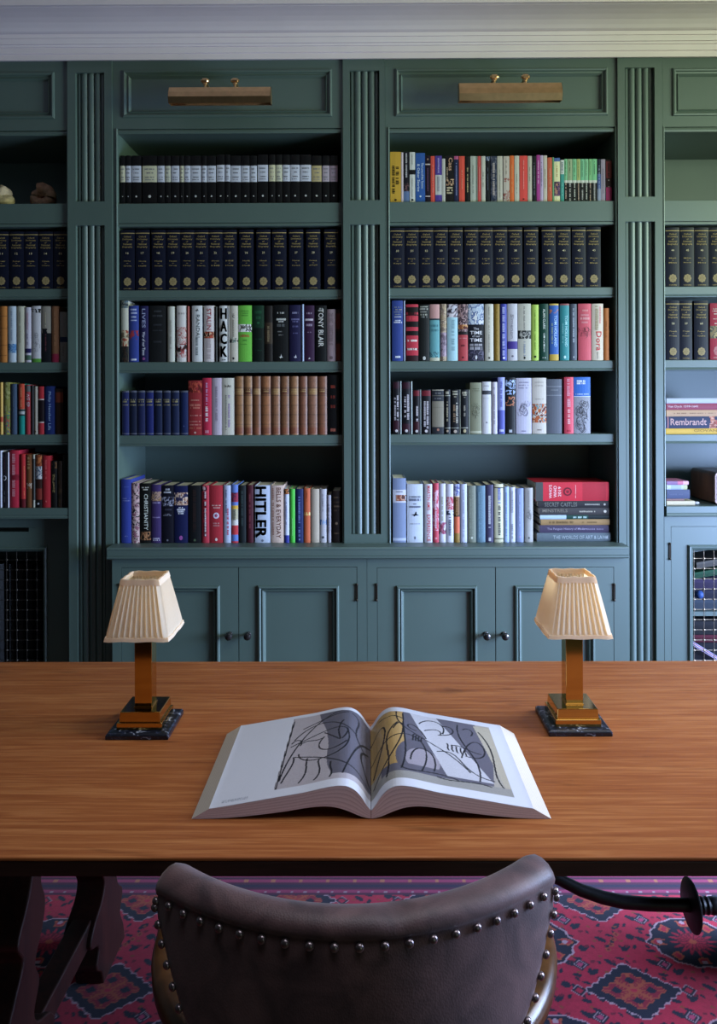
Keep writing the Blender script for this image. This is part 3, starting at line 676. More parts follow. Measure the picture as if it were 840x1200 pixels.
# ---- left centre bay, third shelf
row("left centre bay's third shelf", 'mixed hardbacks on the left centre third shelf', tML[2], [(130, 345, 6, [
    (72, 123, 45, 'b9b6a4', 'tall pale illustrated hardback', [(.0, .26, 'pic:20201e,3a2a20,121110'), (.26, .52, 'pic:8f3a2a,c8b08a,a8a088,6e5a40'), (.88, 1, 'pic:5a6a70,8a8a78,40484a')], []),
    (127, 196, 80, '2c3d86', 'royal blue hardback with red device', [(.40, .56, 'pic:a03038,8a2a40,2c3d86,2c3d86')], [('', 'dh', .93, .66, .03, 'b8c0e0'), ('', 'dh', .87, .66, .03, 'b8c0e0'), ('', 'dh', .80, .5, .03, 'b8c0e0'), ('', 'dh', .74, .6, .02, 'b8c0e0'), ('', 'dh', .045, .55, .03, 'e0e4f0')]),
    (201, 263, 82, '1d1a44', 'dark navy hardback with boxed title', [(.56, .97, '1d1a44')], [('LIVES', 'v', .78, .34, .40, '9aa0c0'), ('War of our Times', 'v', .33, .42, .34, 'd8d8e6'), ('', 'dot', .06, .16, 1, '8a4a80')]),
    (270, 386, 80, '18191a', 'thick black hardback with faint lettering', [], [('', 'dh', .90, .5, .03, '3e4042'), ('', 'dh', .82, .6, .03, '3e4042'), ('', 'dh', .66, .5, .03, '34363a'), ('', 'dh', .56, .6, .02, '34363a'), ('', 'dh', .36, .5, .03, '34363a')]),
    (399, 447, 85, 'bdbcae', 'slim off-white hardback', [], tiny('8f8d80', .5, .5, .2)),
    (463, 532, 80, 'd6cfc8', 'white hardback with red sketch', [(.08, .62, 'pic:c6a8a0,b4615c,d6cfc8,cbb0a8'), (.18, .32, 'pic:2a2422,94403c,d6cfc8')], [('', 'dh', .86, .6, .03, 'a8a09a')]),
    (534, 551, 84, '8a3a30', 'thin rust red paperback', [], [], {'hard': False}),
    (570, 642, 80, 'c9c9c6', 'white hardback headed by a bird', [], [('', 'bird', .91, .5, 1, '22242a'), ('RANDAL', 'v', .62, .44, .34, '5a6262', .1), ('', 'dv', .28, .3, .22, '6e7474')]),
    (654, 728, 80, 'd2c8c4', 'white hardback with red title and portrait', [(.42, .54, 'pic:b04a30,7a2a1c,d8a884,3a2018')], [('STALIN', 'v', .76, .38, .42, 'a23a44'), ('', 'dv', .24, .36, .4, 'b0a09e')]),
    (730, 748, 86, '1a1918', 'thin black hardback', [], []),
    (762, 826, 80, 'd2d2ce', 'white hardback with big stacked black capitals', [], [('HACK', 's', .52, .90, .70, '141414', 0, .03), ('', 'dh', .035, .4, .02, '555555')])]),
   (265, 345, 6, [
    (-3, 19, 80, 'b8b6b0', 'thin grey hardback', [], [('', 'dv', .3, .5, .4, '55534e')]),
    (22, 83, 80, 'bfb7a6', 'cream hardback with small black figure', [(.34, .44, 'pic:2a2a2a,bfb7a6,6a7a70,bfb7a6')], [('c', 'h', .81, .2, .05, '222222'), ('', 'dv', .66, .4, .16, '8e887a'), ('', 'dot', .06, .1, 1.4, '333333')]),
    (86, 180, 78, '67b53c', 'bright green hardback', [(.53, .665, 'pic:d8d8d0,302a28,8a8a80,e8e8e0')], [('', 'dh', .90, .6, .014, '4a8a30'), ('', 'dh', .86, .5, .014, '4a8a30'), ('', 'dh', .82, .5, .014, '4a8a30'), ('LIBERAL', 'h', .46, .70, .045, 'c0452e'), ('', 'dh', .38, .3, .02, '4a8a30'), ('', 'dh', .31, .7, .01, '4a8a30')]),
    (186, 266, 78, '12301f', 'dark bottle green hardback', [(.0, .60, '0c1712')], [('', 'dh', .88, .7, .05, '1f5034'), ('', 'dh', .78, .6, .05, '1f5034'), ('', 'dh', .69, .2, .03, '2a6a44'), ('', 'dh', .40, .6, .02, '1c3a2a'), ('', 'dh', .20, .6, .02, '1c3a2a')]),
    (270, 326, 80, '1c1714', 'black hardback with brown panel', [(.32, .70, '3a2e22')], tiny('7a6a50', .5, .3, .3)),
    (331, 437, 75, '121313', 'black hardback with white title lines', [], [('', 'dh', .86, .45, .03, 'b0b0a8'), ('', 'dh', .745, .68, .035, 'c8c8c0'), ('', 'dh', .705, .40, .02, 'c8c8c0'), ('', 'dh', .64, .5, .05, '585a5a'), ('', 'dh', .53, .4, .02, '70706c'), ('', 'dh', .47, .3, .02, '70706c'), ('', 'bird', .075, .30, 1.6, 'd8d8d0')]),
    (445, 527, 75, '1e1b3c', 'navy hardback with white bird at foot', [], [('', 'dh', .86, .5, .03, '8e8cae'), ('', 'dh', .745, .7, .03, '6c6a96'), ('', 'dh', .705, .5, .02, '6c6a96'), ('', 'dh', .62, .5, .03, '5a5884'), ('', 'dh', .50, .4, .02, '5a5884'), ('', 'bird', .075, .34, 1.6, 'dcdce6')]),
    (530, 546, 70, '8a98b0', 'thin pale blue hardback', [], []),
    (548, 620, 78, '331b36', 'deep purple hardback with white title lines', [], [('', 'dh', .86, .5, .03, '9c8aa0'), ('', 'dh', .745, .8, .035, 'cfc4d0'), ('', 'dh', .65, .6, .04, '9c8aa0'), ('', 'dh', .52, .4, .02, '7c6a80'), ('', 'bird', .05, .3, 1.2, 'e0dce0')]),
    (626, 706, 78, '101112', 'black hardback with bold white vertical capitals', [], [('TONY BLAIR', 'v', .60, .68, .46, 'd0cdc6'), ('', 'dh', .94, .3, .03, 'a0a09a')]),
    (710, 768, 105, '9a8488', 'mauve grey hardback', [], [('', 'dv', .62, .6, .5, '7a666a'), ('', 'dot', .07, .2, 1, '6a585c')]),
    (771, 806, 105, '2a1614', 'thin black and dull red hardback', [(.62, .92, '5e2420'), (.02, .34, '6a3028'), (.38, .58, '101012')], [])])])
# ---- left centre bay, fourth shelf
gold = '8f8460'
def navyb(a, b, k): return (a, b, 137, ['1c2350', '131a30', '1a2044', '17205a', '141d38', '18203c', '1a2340', '15224a'][k], 'small navy cloth volume', [(.03, .045, '6a6a72'), (.96, 1, '50525e')], [('', 'dh', .80, .8, .02, gold), ('', 'dh', .755, .7, .04, gold), ('', 'dh', .68, .8, .02, gold)] if k < 7 else [('', 'dot', .2, .08, 1, '50608a')], {'depth': .13})
def calf(a, b, k):
    base = ['7c5634', '8a6240', '6a4228', '865636', '7a5238', '704a30', '80583a', '6e4430', '76503c', '704630'][k]
    bd = []
    for q in (.18, .34, .50, .67, .80): bd.append((q, q + .008, '3e2818')); 
    bd.append((.02, .13, '73422c')); bd.append((.69, .79, '5c3420' if k % 2 else '8c6a44'))
    return (a, b, 36, base, 'ribbed brown calf-bound volume', bd, [('', 'dh', .745, .6, .02, 'a8885a'), ('', 'dh', .775, .6, .008, 'a8885a')], {'mat': LEATHERB, 'rnd': .006})
row("left centre bay's fourth shelf", 'mixed bindings on the left centre fourth shelf', tML[3], [(130, 435, 6, [navyb(*ab, k) for k, ab in enumerate([(78, 128), (130, 182), (185, 241), (245, 300), (305, 361), (365, 420), (425, 481), (487, 542)])] + [
    (545, 640, 66, '8c2226', 'red hardback with portrait at top', [(.78, .98, 'pic:7a2018,b0482e,8c2226,5a1814')], [('', 'dh', .64, .6, .02, 'c07a6a'), ('', 'dh', .55, .8, .04, 'c06a5a'), ('', 'dh', .50, .7, .03, 'c06a5a'), ('', 'dh', .36, .9, .02, 'c47a70'), ('', 'dh', .25, .8, .02, 'c47a70'), ('', 'dh', .19, .8, .02, 'c47a70'), ('', 'dh', .13, .9, .03, 'b85a4a'), ('', 'dot', .045, .08, 1, 'c09a90')]),
    (643, 708, 48, 'b5173c', 'crimson hardback with white vertical title', [], [('', 'dv', .74, .4, .24, 'c48cb0'), ('', 'dv', .38, .28, .30, 'ead4d8'), ('', 'dh', .06, .4, .05, 'd88a98')]),
    (710, 779, 48, 'b7a9b4', 'lilac grey hardback', [], tiny('8e808c', .55, .6, .2))]),
   (265, 435, 6, [(-29, 57, 48, 'c9c4b4', 'cream hardback with black script heading', [], [('In Art', 'h', .86, .5, .05, '1c1c1c'), ('', 'dv', .40, .6, .16, '9a80a8', .1), ('', 'dv', .40, .6, .10, '8a867c', -.15)])] +
    [calf(*ab, k) for k, ab in enumerate([(60, 122), (125, 183), (184, 242), (246, 313), (317, 378), (380, 442), (446, 508), (510, 570), (572, 640), (643, 708)])] + [
    (712, 790, 25, '0c0b0d', 'tall black volume with red ornaments', [], [('', 'dh', .80, .4, .05, '8a3022'), ('', 'dh', .63, .4, .05, '7a2a20'), ('', 'dh', .47, .4, .05, '7a2a20'), ('', 'dh', .08, .45, .05, 'a85a48')])])])
# ---- left centre bay, bottom shelf
row("left centre bay's bottom shelf", 'mixed hardbacks on the left centre bottom shelf', ZCT, [(130, 550, 6, [
    (73, 143, 70, '2a3a8c', 'tall royal blue hardback', [], [('', 'dh', .88, .6, .012, '5060a8'), ('', 'dh', .70, .7, .014, '7a80b8'), ('', 'dh', .665, .7, .014, '7a80b8'), ('', 'dh', .11, .3, .012, '8a90c0')], {'depth': .21}),
    (146, 200, 96, 'c0a09c', 'floral patterned pink hardback', [(.0, 1, 'pic:c7a8a4,b08a8c,1e1a20,c9b0a8,8a5a68')], [], {'depth': .20}),
    (203, 281, 98, '121210', 'black hardback with white sideways capitals', [(.05, .19, 'pic:2a1c10,8a5a38,b07a50,1a1410')], [('', 'dh', .93, .6, .02, 'c9c6b8'), ('', 'dh', .895, .5, .02, 'c9c6b8'), ('CHRISTIANITY', 'v', .52, .60, .34, 'c9ccc0', .08)], {'depth': .19}),
    (285, 353, 108, '3c2d5c', 'purple hardback with picture at head', [(.72, .88, 'pic:8a6a4a,c0a080,4a3a50,a08070')], [('', 'dh', .69, .8, .02, 'a89ac0'), ('', 'dh', .44, .8, .02, '8a7aa8'), ('', 'dh', .08, .7, .015, 'd0c8e0'), ('', 'dh', .05, .7, .02, 'd0c8e0')], {'depth': .18}),
    (356, 441, 112, '10101c', 'black hardback with grey portrait', [(.64, .80, 'pic:10101c,5a5a6c,9a9aa8,2a2a38')], [('', 'dh', .93, .4, .03, 'b8b8c0'), ('', 'dh', .88, .6, .03, 'b8b8c0'), ('', 'dh', .58, .7, .03, '3a3a48'), ('', 'dh', .50, .4, .02, '70707c'), ('', 'dh', .48, .7, .02, '70707c'), ('', 'dot', .05, .08, 1, '70707c')]),
    (446, 540, 115, '141a44', 'navy hardback with coloured portrait', [(.66, .88, 'pic:c9a890,8a5a44,e0c8b0,5a4a5c,2a2a4a')], [('', 'dh', .62, .3, .02, 'e0e0ea'), ('', 'dh', .585, .6, .03, 'e0e0ea'), ('', 'dh', .55, .5, .03, 'e0e0ea'), ('', 'dh', .515, .4, .02, 'e0e0ea'), ('', 'dot', .09, .13, 1.3, 'a0509a')]),
    (546, 634, 113, '121417', 'black hardback with dim red lettering', [], [('', 'dv', .55, .75, .3, '2c1f1c'), ('', 'dot', .05, .1, 1, '4a5a44')]),
    (640, 691, 112, 'b02a3c', 'red hardback with black title strip', [(.9, .98, 'pic:b02a3c,20101a,d8b0b0')], [('', 'dv', .52, .80, .42, '1a1216', -.02), ('', 'dv', .66, .46, .2, 'e6d8d8', 0), ('', 'dv', .28, .3, .2, 'e6d8d8', 0)]),
    (696, 786, 112, 'a8202e', 'wide red hardback with white roundel', [], [('', 'dh', .65, .7, .02, 'd8a8a0'), ('', 'dh', .61, .6, .02, 'd8a8a0'), ('', 'dot', .475, .24, 1, 'd4c4d4'), ('', 'dot', .475, .12, 1, 'a04060'), ('', 'dh', .34, .5, .025, 'c07a7a'), ('', 'dh', .30, .5, .025, 'c07a7a'), ('', 'dot', .06, .1, 1.2, 'e0d0c8')]),
    (792, 843, 112, 'b4bcd4', 'pale blue-white hardback', [], [('', 'dv', .72, .4, .14, '5a6488', -.1), ('', 'dv', .35, .5, .26, 'b03048', .12)])]),
   (265, 550, 6, [
    (36, 84, 106, '5d7ac0', 'multicoloured striped hardback', [(.70, .86, '9c2a44'), (.58, .64, 'd8a830'), (.30, .40, 'd6d0c8'), (.14, .30, 'c03038'), (.40, .58, 'b8b090'), (.0, .03, 'c03040')], [('FALL', 'v', .78, .16, .5, '2a3050'), ('', 'dv', .48, .18, .4, '5a5a50')]),
    (89, 139, 112, '1c2326', 'charcoal green hardback', [], [('', 'dv', .6, .6, .3, '3c4a4a')]),
    (145, 191, 110, '481824', 'slim maroon hardback', [], [('', 'dv', .55, .6, .3, '7a3a44')]),
    (203, 309, 112, 'b8c2d6', 'pale hardback with huge sideways black capitals', [], [('HITLER', 'v', .535, .88, .68, '101218', -.1, .03), ('', 'dot', .04, .08, 1, '6a7080')]),
    (315, 404, 112, 'cfb4a6', 'pink beige hardback with vertical capitals', [], [('', 'dv', .55, .8, .12, '9a6a5c', -.32), ('BELLS & EVERYDAY', 'v', .52, .88, .34, '6a4438', .12)]),
    (408, 443, 137, 'c4c8e0', 'white and blue hardback with photograph', [(.90, 1, 'pic:8a4a20,c07a40,3a2010'), (.0, .14, '2c3590')], tiny('8a90b0', .55, .4, .2)),
    (447, 484, 137, '44b83a', 'vivid green hardback', [], tiny('7fd47a', .3, .3, .2)),
    (488, 542, 137, '1e2a58', 'navy blue hardback with pale letters', [], [('', 'dv', .48, .75, .26, '6a7ab0'), ('', 'dot', .06, .1, 1.2, '8a96c0')]),
    (546, 591, 133, 'c25a30', 'orange hardback with gold device', [(.50, .56, 'pic:d8b060,c25a30,e0c080')], [('', 'dv', .85, .2, .14, '8a3818')]),
    (597, 655, 138, 'b7a996', 'plain beige hardback', [], []),
    (658, 705, 138, 'b6b3b8', 'pale grey hardback with blue device', [(.33, .43, 'pic:4a6a9c,b6b3b8,8aa0c0')], [('', 'dv', .75, .3, .16, '8a8890'), ('', 'dot', .1, .18, 1, '3a4048')]),
    (709, 737, 181, '9a96a2', 'short thin grey hardback', [], tiny('6a6874', .5, .6, .3)),
    (746, 805, 150, '1c1310', 'dark brown hardback with gilt bands', [], [('', 'dh', .87, .7, .02, '5c4a38'), ('', 'dh', .78, .7, .02, '4a3a2c'), ('', 'dh', .70, .8, .03, '5c4a38'), ('', 'dh', .62, .7, .02, '4a3a2c'), ('', 'dot', .37, .16, 1, '6c5a48'), ('', 'dh', .18, .6, .02, '5c4a38')])])], Y=F + .018)

# ---- right centre bay, top shelf: paperbacks
def PB(*a): return a
row("right centre bay's top shelf", 'paperbacks on the right centre top shelf', tMR[0], [(450, 165, 6, [
    (43, 119, 78, 'bf9426', 'mustard yellow paperback', [], [('', 'dv', .45, .55, .26, '2a2208', -.18), ('', 'dv', .55, .40, .30, '2a2208', .18), ('', 'dot', .05, .1, 1, '3a2a10')]),
    (120, 135, 82, 'cbbac0', 'thin pinkish white paperback', [], []),
    (137, 177, 78, '181720', 'black paperback with blue foot', [(.0, .22, '5a6f96'), (.22, .38, 'pic:2a2026,6a4a4c,181720')], tiny('b8b4b8', .72, .5, .3)),
    (180, 218, 80, 'c9cac4', 'white paperback with black square', [(.555, .65, '15161a')], [('', 'dv', .85, .2, .16, '9a9a94'), ('', 'dv', .3, .4, .14, '9a9a94'), ('', 'dot', .05, .2, 1, '20242a')]),
    (222, 288, 86, '24539a', 'blue paperback with white script title', [], [('The Love of the Tycoon', 'v', .54, .52, .30, 'c8d6ea', .18), ('& Other Stories', 'v', .50, .56, .28, 'c8d6ea', -.2), ('', 'dot', .12, .1, 1, 'c8d6ea')]),
    (290, 325, 104, '1d1220', 'slim dark plum paperback', [(.80, .825, 'c8b8b8'), (.12, .14, 'c8b8b8')], [('', 'dv', .48, .5, .3, '5a3a58'), ('', 'dot', .92, .2, 1, '8a6a5a')]),
    (328, 356, 108, 'cf4536', 'coral red slim paperback', [], tiny('e08a78', .5, .6, .2)),
    (360, 406, 106, '4a368a', 'purple and white paperback', [(.16, .59, 'b9b8b6')], [('', 'dv', .80, .3, .3, '9a8cc8'), ('', 'dv', .40, .3, .3, '8a8898')]),
    (408, 430, 126, 'bab8b0', 'thin cream paperback below its neighbours', [], []),
    (432, 491, 106, '171416', 'black paperback with cream capital C', [(.36, .50, 'pic:171416,c8a080,171416,8a6a50')], [('Cass', 'v', .82, .28, .46, 'cfa080', .1), ('', 'dv', .62, .26, .14, 'b09880', -.3), ('', 'dh', .31, .7, .035, 'c8b898'), ('', 'dh', .255, .7, .035, 'c8b898'), ('', 'dh', .20, .7, .035, 'c8b898')]),
    (493, 523, 108, '1f2544', 'navy paperback with pink head', [(.93, 1, 'b0507a')], tiny('7a80a8', .5, .7, .3)),
    (527, 567, 108, 'd04430', 'bright coral paperback', [], tiny('e08a70', .5, .5, .16)),
    (571, 603, 110, '171717', 'black paperback with yellow lettering', [], [('', 'dv', .5, .55, .26, 'b8a878')]),
    (607, 646, 108, 'a9ada2', 'grey-green paperback', [], tiny('7c8078', .5, .6, .16)),
    (648, 656, 108, '788478', 'very thin sage paperback', [], []),
    (658, 680, 108, 'c04440', 'thin red paperback', [], tiny('d88a80', .5, .5, .2)),
    (684, 712, 108, 'bdb9ac', 'thin ivory paperback', [], tiny('8a877c', .5, .3, .2)),
    (714, 744, 110, '14161c', 'thin black paperback', [(.90, 1, 'pic:8a90a8,14161c,4a5a78')], tiny('5a6070', .5, .5, .2)),
    (749, 793, 108, '232a3c', 'mottled dark blue paperback', [(.0, 1, 'pic:20283c,2c3448,5c5c68,303446')], [('', 'dv', .5, .7, .4, 'a89a98')]),
    (796, 833, 108, 'b9b2a4', 'cream paperback with fine lettering', [], tiny('8a8478', .4, .6, .14))]),
   (585, 165, 6, [
    (29, 71, 108, 'b8aca0', 'cream paperback with red pattern', [(.02, .25, 'pic:b8aca0,8a4a44,b8aca0,a07a70'), (.44, .52, 'pic:b8aca0,8a4a44')], [('', 'dv', .75, .3, .16, '8a7c74')]),
    (74, 104, 105, 'd0601e', 'slim orange paperback', [], tiny('e0a060', .5, .6, .16)),
    (107, 140, 105, 'b9b7a8', 'off-white slim paperback', [], tiny('8a8a7c', .4, .4, .14)),
    (143, 198, 105, 'd23c34', 'wide bright red paperback', [], [('', 'dv', .60, .6, .12, 'e8908a'), ('', 'dot', .06, .1, 1, '40201c')]),
    (201, 229, 107, 'b6b0a0', 'beige slim paperback', [], tiny('8a8474', .6, .3, .14)),
    (231, 260, 107, '15151a', 'black slim paperback', [], tiny('70707a', .5, .7, .26)),
    (262, 286, 100, 'a03484', 'magenta slim paperback', [], tiny('d8b0cc', .6, .55, .3)),
    (288, 308, 103, 'b4a0c0', 'lilac slim paperback', [], tiny('7a6a98', .6, .5, .3)),
    (310, 336, 103, 'bfb4a6', 'pale stone paperback', [], tiny('8a8076', .5, .4, .2)),
    (339, 371, 118, 'bd5638', 'terracotta paperback', [], tiny('d89078', .5, .5, .2)),
    (373, 384, 116, '5f9064', 'very thin green paperback', [], []),
    (386, 426, 121, 'd8d4a4', 'cream paperback with blue head and picture', [(.92, 1, '44619c'), (.13, .46, 'pic:4a2e58,806070,2c2a38,a87868')], [('', 'dv', .72, .26, .16, 'b08a60')]),
    (430, 455, 135, '3a9086', 'teal paperback with white head', [(.66, 1, 'c8ccc6')], [('', 'dv', .82, .26, .4, '506064'), ('', 'dv', .3, .3, .2, '8ac4bc')])] +
    [(a, b, 128, '1a1a1c', d, [(.50, 1, c), (.44, .50, 'c4c6bc')], [('', 'dv', .76, .36, .16, '4a6a50'), ('', 'dv', .24, .4, .34, ('b89a88', 'a8a4a0', 'b8b8ac')[k % 3])]) for k, (a, b, c, d) in enumerate([(457, 478, '74b284', 'green-topped black paperback, slim'), (480, 513, '8fa07c', 'olive-topped black paperback'), (515, 543, '74b284', 'green-topped black paperback'), (545, 568, 'a4ad6c', 'yellow-green-topped black paperback'), (570, 598, '70b088', 'mint-topped black paperback'), (600, 625, '7cb68c', 'pale green-topped black paperback'), (628, 650, '78b47c', 'leaf-green-topped black paperback'), (652, 686, '74b684', 'wide green-topped black paperback')])] + [
    (690, 713, 130, '1c2034', 'black and blue paperback', [(.30, .65, '40558c'), (.0, .3, '8890a8')], tiny('9098b4', .5, .7, .3)),
    (715, 745, 130, '9a8fa0', 'mauve grey paperback', [], tiny('706878', .5, .6, .16)),
    (750, 790, 133, '2a1418', 'dark paperback with magenta foot', [(.0, .34, 'a0285c'), (.56, .96, '6a2226')], [('', 'dv', .76, .3, .3, '1a0c0e'), ('', 'dv', .44, .16, .3, 'a09890')])])], rnd=.0008, depth=.125, hard=False, name='paperback_book')
# ---- right centre bay, third shelf
row("right centre bay's third shelf", 'mixed hardbacks on the right centre third shelf', tMR[2], [(450, 345, 6, [
    (56, 137, 44, '2b3f84', 'tall royal blue hardback', [], [('', 'dh', .89, .6, .015, '8a8c90'), ('', 'dh', .85, .7, .02, '9a9480'), ('', 'dh', .81, .7, .015, '8a8c90'), ('', 'dh', .77, .5, .015, '8a8c90'), ('', 'dh', .73, .6, .02, 'b0b4c8'), ('', 'dh', .67, .5, .02, 'c8cce0'), ('', 'dh', .64, .7, .025, 'c8cce0'), ('', 'dh', .07, .45, .03, 'e8ecf4')]),
    (138, 147, 44, 'a9b4c6', 'thin pale hardback behind a blue one', [], []),
    (156, 240, 70, 'b32438', 'red hardback with black bars', [(.0, .10, '301418'), (.86, .95, '16100f'), (.80, .82, '16100f'), (.60, .70, '16100f'), (.45, .53, '16100f'), (.20, .22, '16100f')], [('', 'dh', .36, .8, .035, 'e8d8d0'), ('', 'dh', .21, .8, .035, 'e8d8d0'), ('', 'dh', .84, .7, .04, '16100f'), ('', 'dh', .75, .6, .04, 'd23a44')]),
    (244, 318, 72, '1a1c1b', 'black hardback with pale head lines', [], [('', 'dh', .96, .7, .02, 'b0b0a4'), ('', 'dh', .92, .8, .03, 'a8a89c'), ('', 'dh', .87, .7, .025, '90908a'), ('', 'dh', .82, .7, .03, 'a0a096'), ('', 'dh', .78, .6, .025, '90908a'), ('', 'dot', .05, .14, 1.3, 'c0c0b8')]),
    (321, 390, 70, '5e989c', 'teal hardback with pink head', [(.75, 1, 'b98a84'), (.72, .75, '2c3a40'), (.0, .06, 'b8b8a0'), (.06, .16, 'pic:5e989c,3a5a60,5e989c')], [('', 'dh', .62, .7, .04, '4a8088'), ('', 'dh', .54, .7, .04, '4a8088')]),
    (394, 438, 68, 'a08a6c', 'tan patterned hardback', [(.0, 1, 'pic:a08a6c,8a7460,b09c84,7c6a5c'), (.08, .5, 'pic:8c7a88,a08a98,6c5c68')], []),
    (443, 517, 70, '9cc0c8', 'pale blue hardback with picture head', [(.77, 1, 'pic:b8b4bc,2a2630,8c7c84,d0c8cc')], [('', 'dv', .45, .55, .30, '7a9aa2', .08)]),
    (519, 588, 70, 'a8383e', 'red hardback with face at head', [(.48, 1, 'pic:4a3a40,8a6a68,b09090,2a2028,5a4448'), (.56, .64, 'pic:8a4a28,c08a50,5a2a20'), (.46, .52, '1e1618')], [('', 'dh', .40, .7, .02, 'c8787a'), ('', 'dh', .27, .4, .03, '6a2028'), ('', 'dot', .06, .1, 1, '5a1c24')]),
    (592, 700, 68, '16161f', 'wide black hardback with pale patterned head', [(.64, 1, 'pic:a8b4c4,c4ccd4,7c8ca8,50608c,d0d0d0'), (.0, .2, 'pic:2a2a3c,5a5468,16161f,3a3648')], [('The', 'h', .565, .34, .04, 'c8c4c8'), ('TIME', 'h', .495, .78, .06, 'dcd8dc'), ('of our', 'h', .435, .5, .04, 'c8c4c8'), ('TIME', 'h', .365, .78, .06, 'dcd8dc'), ('', 'dh', .28, .8, .04, 'a8a4ac'), ('', 'dh', .22, .8, .05, 'a8a4ac'), ('', 'dot', .06, .07, 2, 'd0ccd0')]),
    (708, 768, 68, 'bdb8aa', 'cream hardback with spaced lettering', [], [('', 'dv', .55, .8, .12, '8f8a7c'), ('', 'dot', .05, .12, 1, '44443e')]),
    (771, 812, 68, '7f6218', 'mustard gold hardback', [], [('', 'dv', .5, .8, .14, 'a88a3a')])]),
   (585, 345, 6, [
    (8, 52, 68, '343a94', 'blue hardback with white script', [], [('', 'dv', .52, .85, .44, 'a8acd8'), ('', 'dot', .05, .2, 1, 'd8d8f0')]),
    (57, 127, 66, 'b5b2b8', 'pale grey hardback with purple square', [(.205, .34, '3c2a7c')], [('Simenon', 'v', .60, .42, .3, '8a868e', -.02, 0), ('', 'dot', .08, .1, 1, '6a6870')]),
    (130, 222, 66, 'b0ac9e', 'stone hardback with small photograph', [(.385, .53, 'pic:1c1c1c,5c5c58,a09c94,2a2a28')], [('', 'dv', .75, .4, .10, '85817a', .0), ('', 'dv', .2, .3, .14, '7a8290', 0), ('', 'dot', .05, .07, 1.5, '222222')]),
    (225, 276, 73, '9db84a', 'lime green hardback', [], [('', 'dv', .55, .7, .14, '6e8430'), ('', 'dot', .07, .16, 1, '2a3010')]),
    (283, 344, 67, '0f3a2e', 'dark green hardback with white vertical lettering', [], [('ALAN CLARK', 'v', .73, .36, .26, 'd2d8d0'), ('DIARIES', 's', .32, .34, .16, 'd2d8d0'), ('', 'dh', .05, .4, .02, 'a8b0a8')]),
    (352, 416, 66, '2a58a0', 'blue hardback with gold foot', [(.0, .11, 'b89838'), (.97, 1, 'c0a040'), (.83, .90, 'pic:2a58a0,a86a48,2a58a0')], [('TOM HOLLAND', 'v', .52, .55, .30, 'a8c8ec', .15), ('', 'dv', .48, .35, .2, '8a9a8a', -.2)]),
    (426, 491, 66, '2d8084', 'teal hardback with pale lettering', [(.97, 1, '8a4a4a')], [('TOM HOLLAND', 'v', .52, .55, .30, '9accd0', .15), ('', 'dv', .48, .35, .2, '6aa8a8', -.2), ('', 'dot', .06, .12, 1.4, 'b8dcd8')]),
    (497, 544, 68, '4c525e', 'slate grey hardback', [], [('', 'dv', .62, .6, .3, '9aa0ac'), ('', 'dot', .06, .1, 1.4, 'b0b4bc')]),
    (554, 645, 66, 'c24a58', 'rose pink hardback with sketch', [(.42, .58, 'pic:c24a58,8a3440,c24a58,b04450')], [('', 'dh', .88, .5, .03, 'dc9090'), ('', 'dh', .80, .6, .03, 'd88a90'), ('', 'dh', .74, .7, .04, 'e0a0a0'), ('', 'dh', .67, .5, .03, 'd88a90'), ('', 'swirl', .5, .1, 8, '6a2a34')]),
    (650, 730, 66, 'cbbca8', 'cream hardback with red handwriting', [], [('', 'dv', .75, .42, .26, '9a8c6a', -.08), ('', 'dv', .80, .3, .16, 'c88080', .22), ('Dora', 'v', .34, .34, .46, 'c02a34', .1), ('', 'dv', .1, .1, .14, '9a9080')]),
    (733, 771, 98, 'b86a2c', 'short orange-brown hardback', [], tiny('96521e', .6, .3, .2))])])
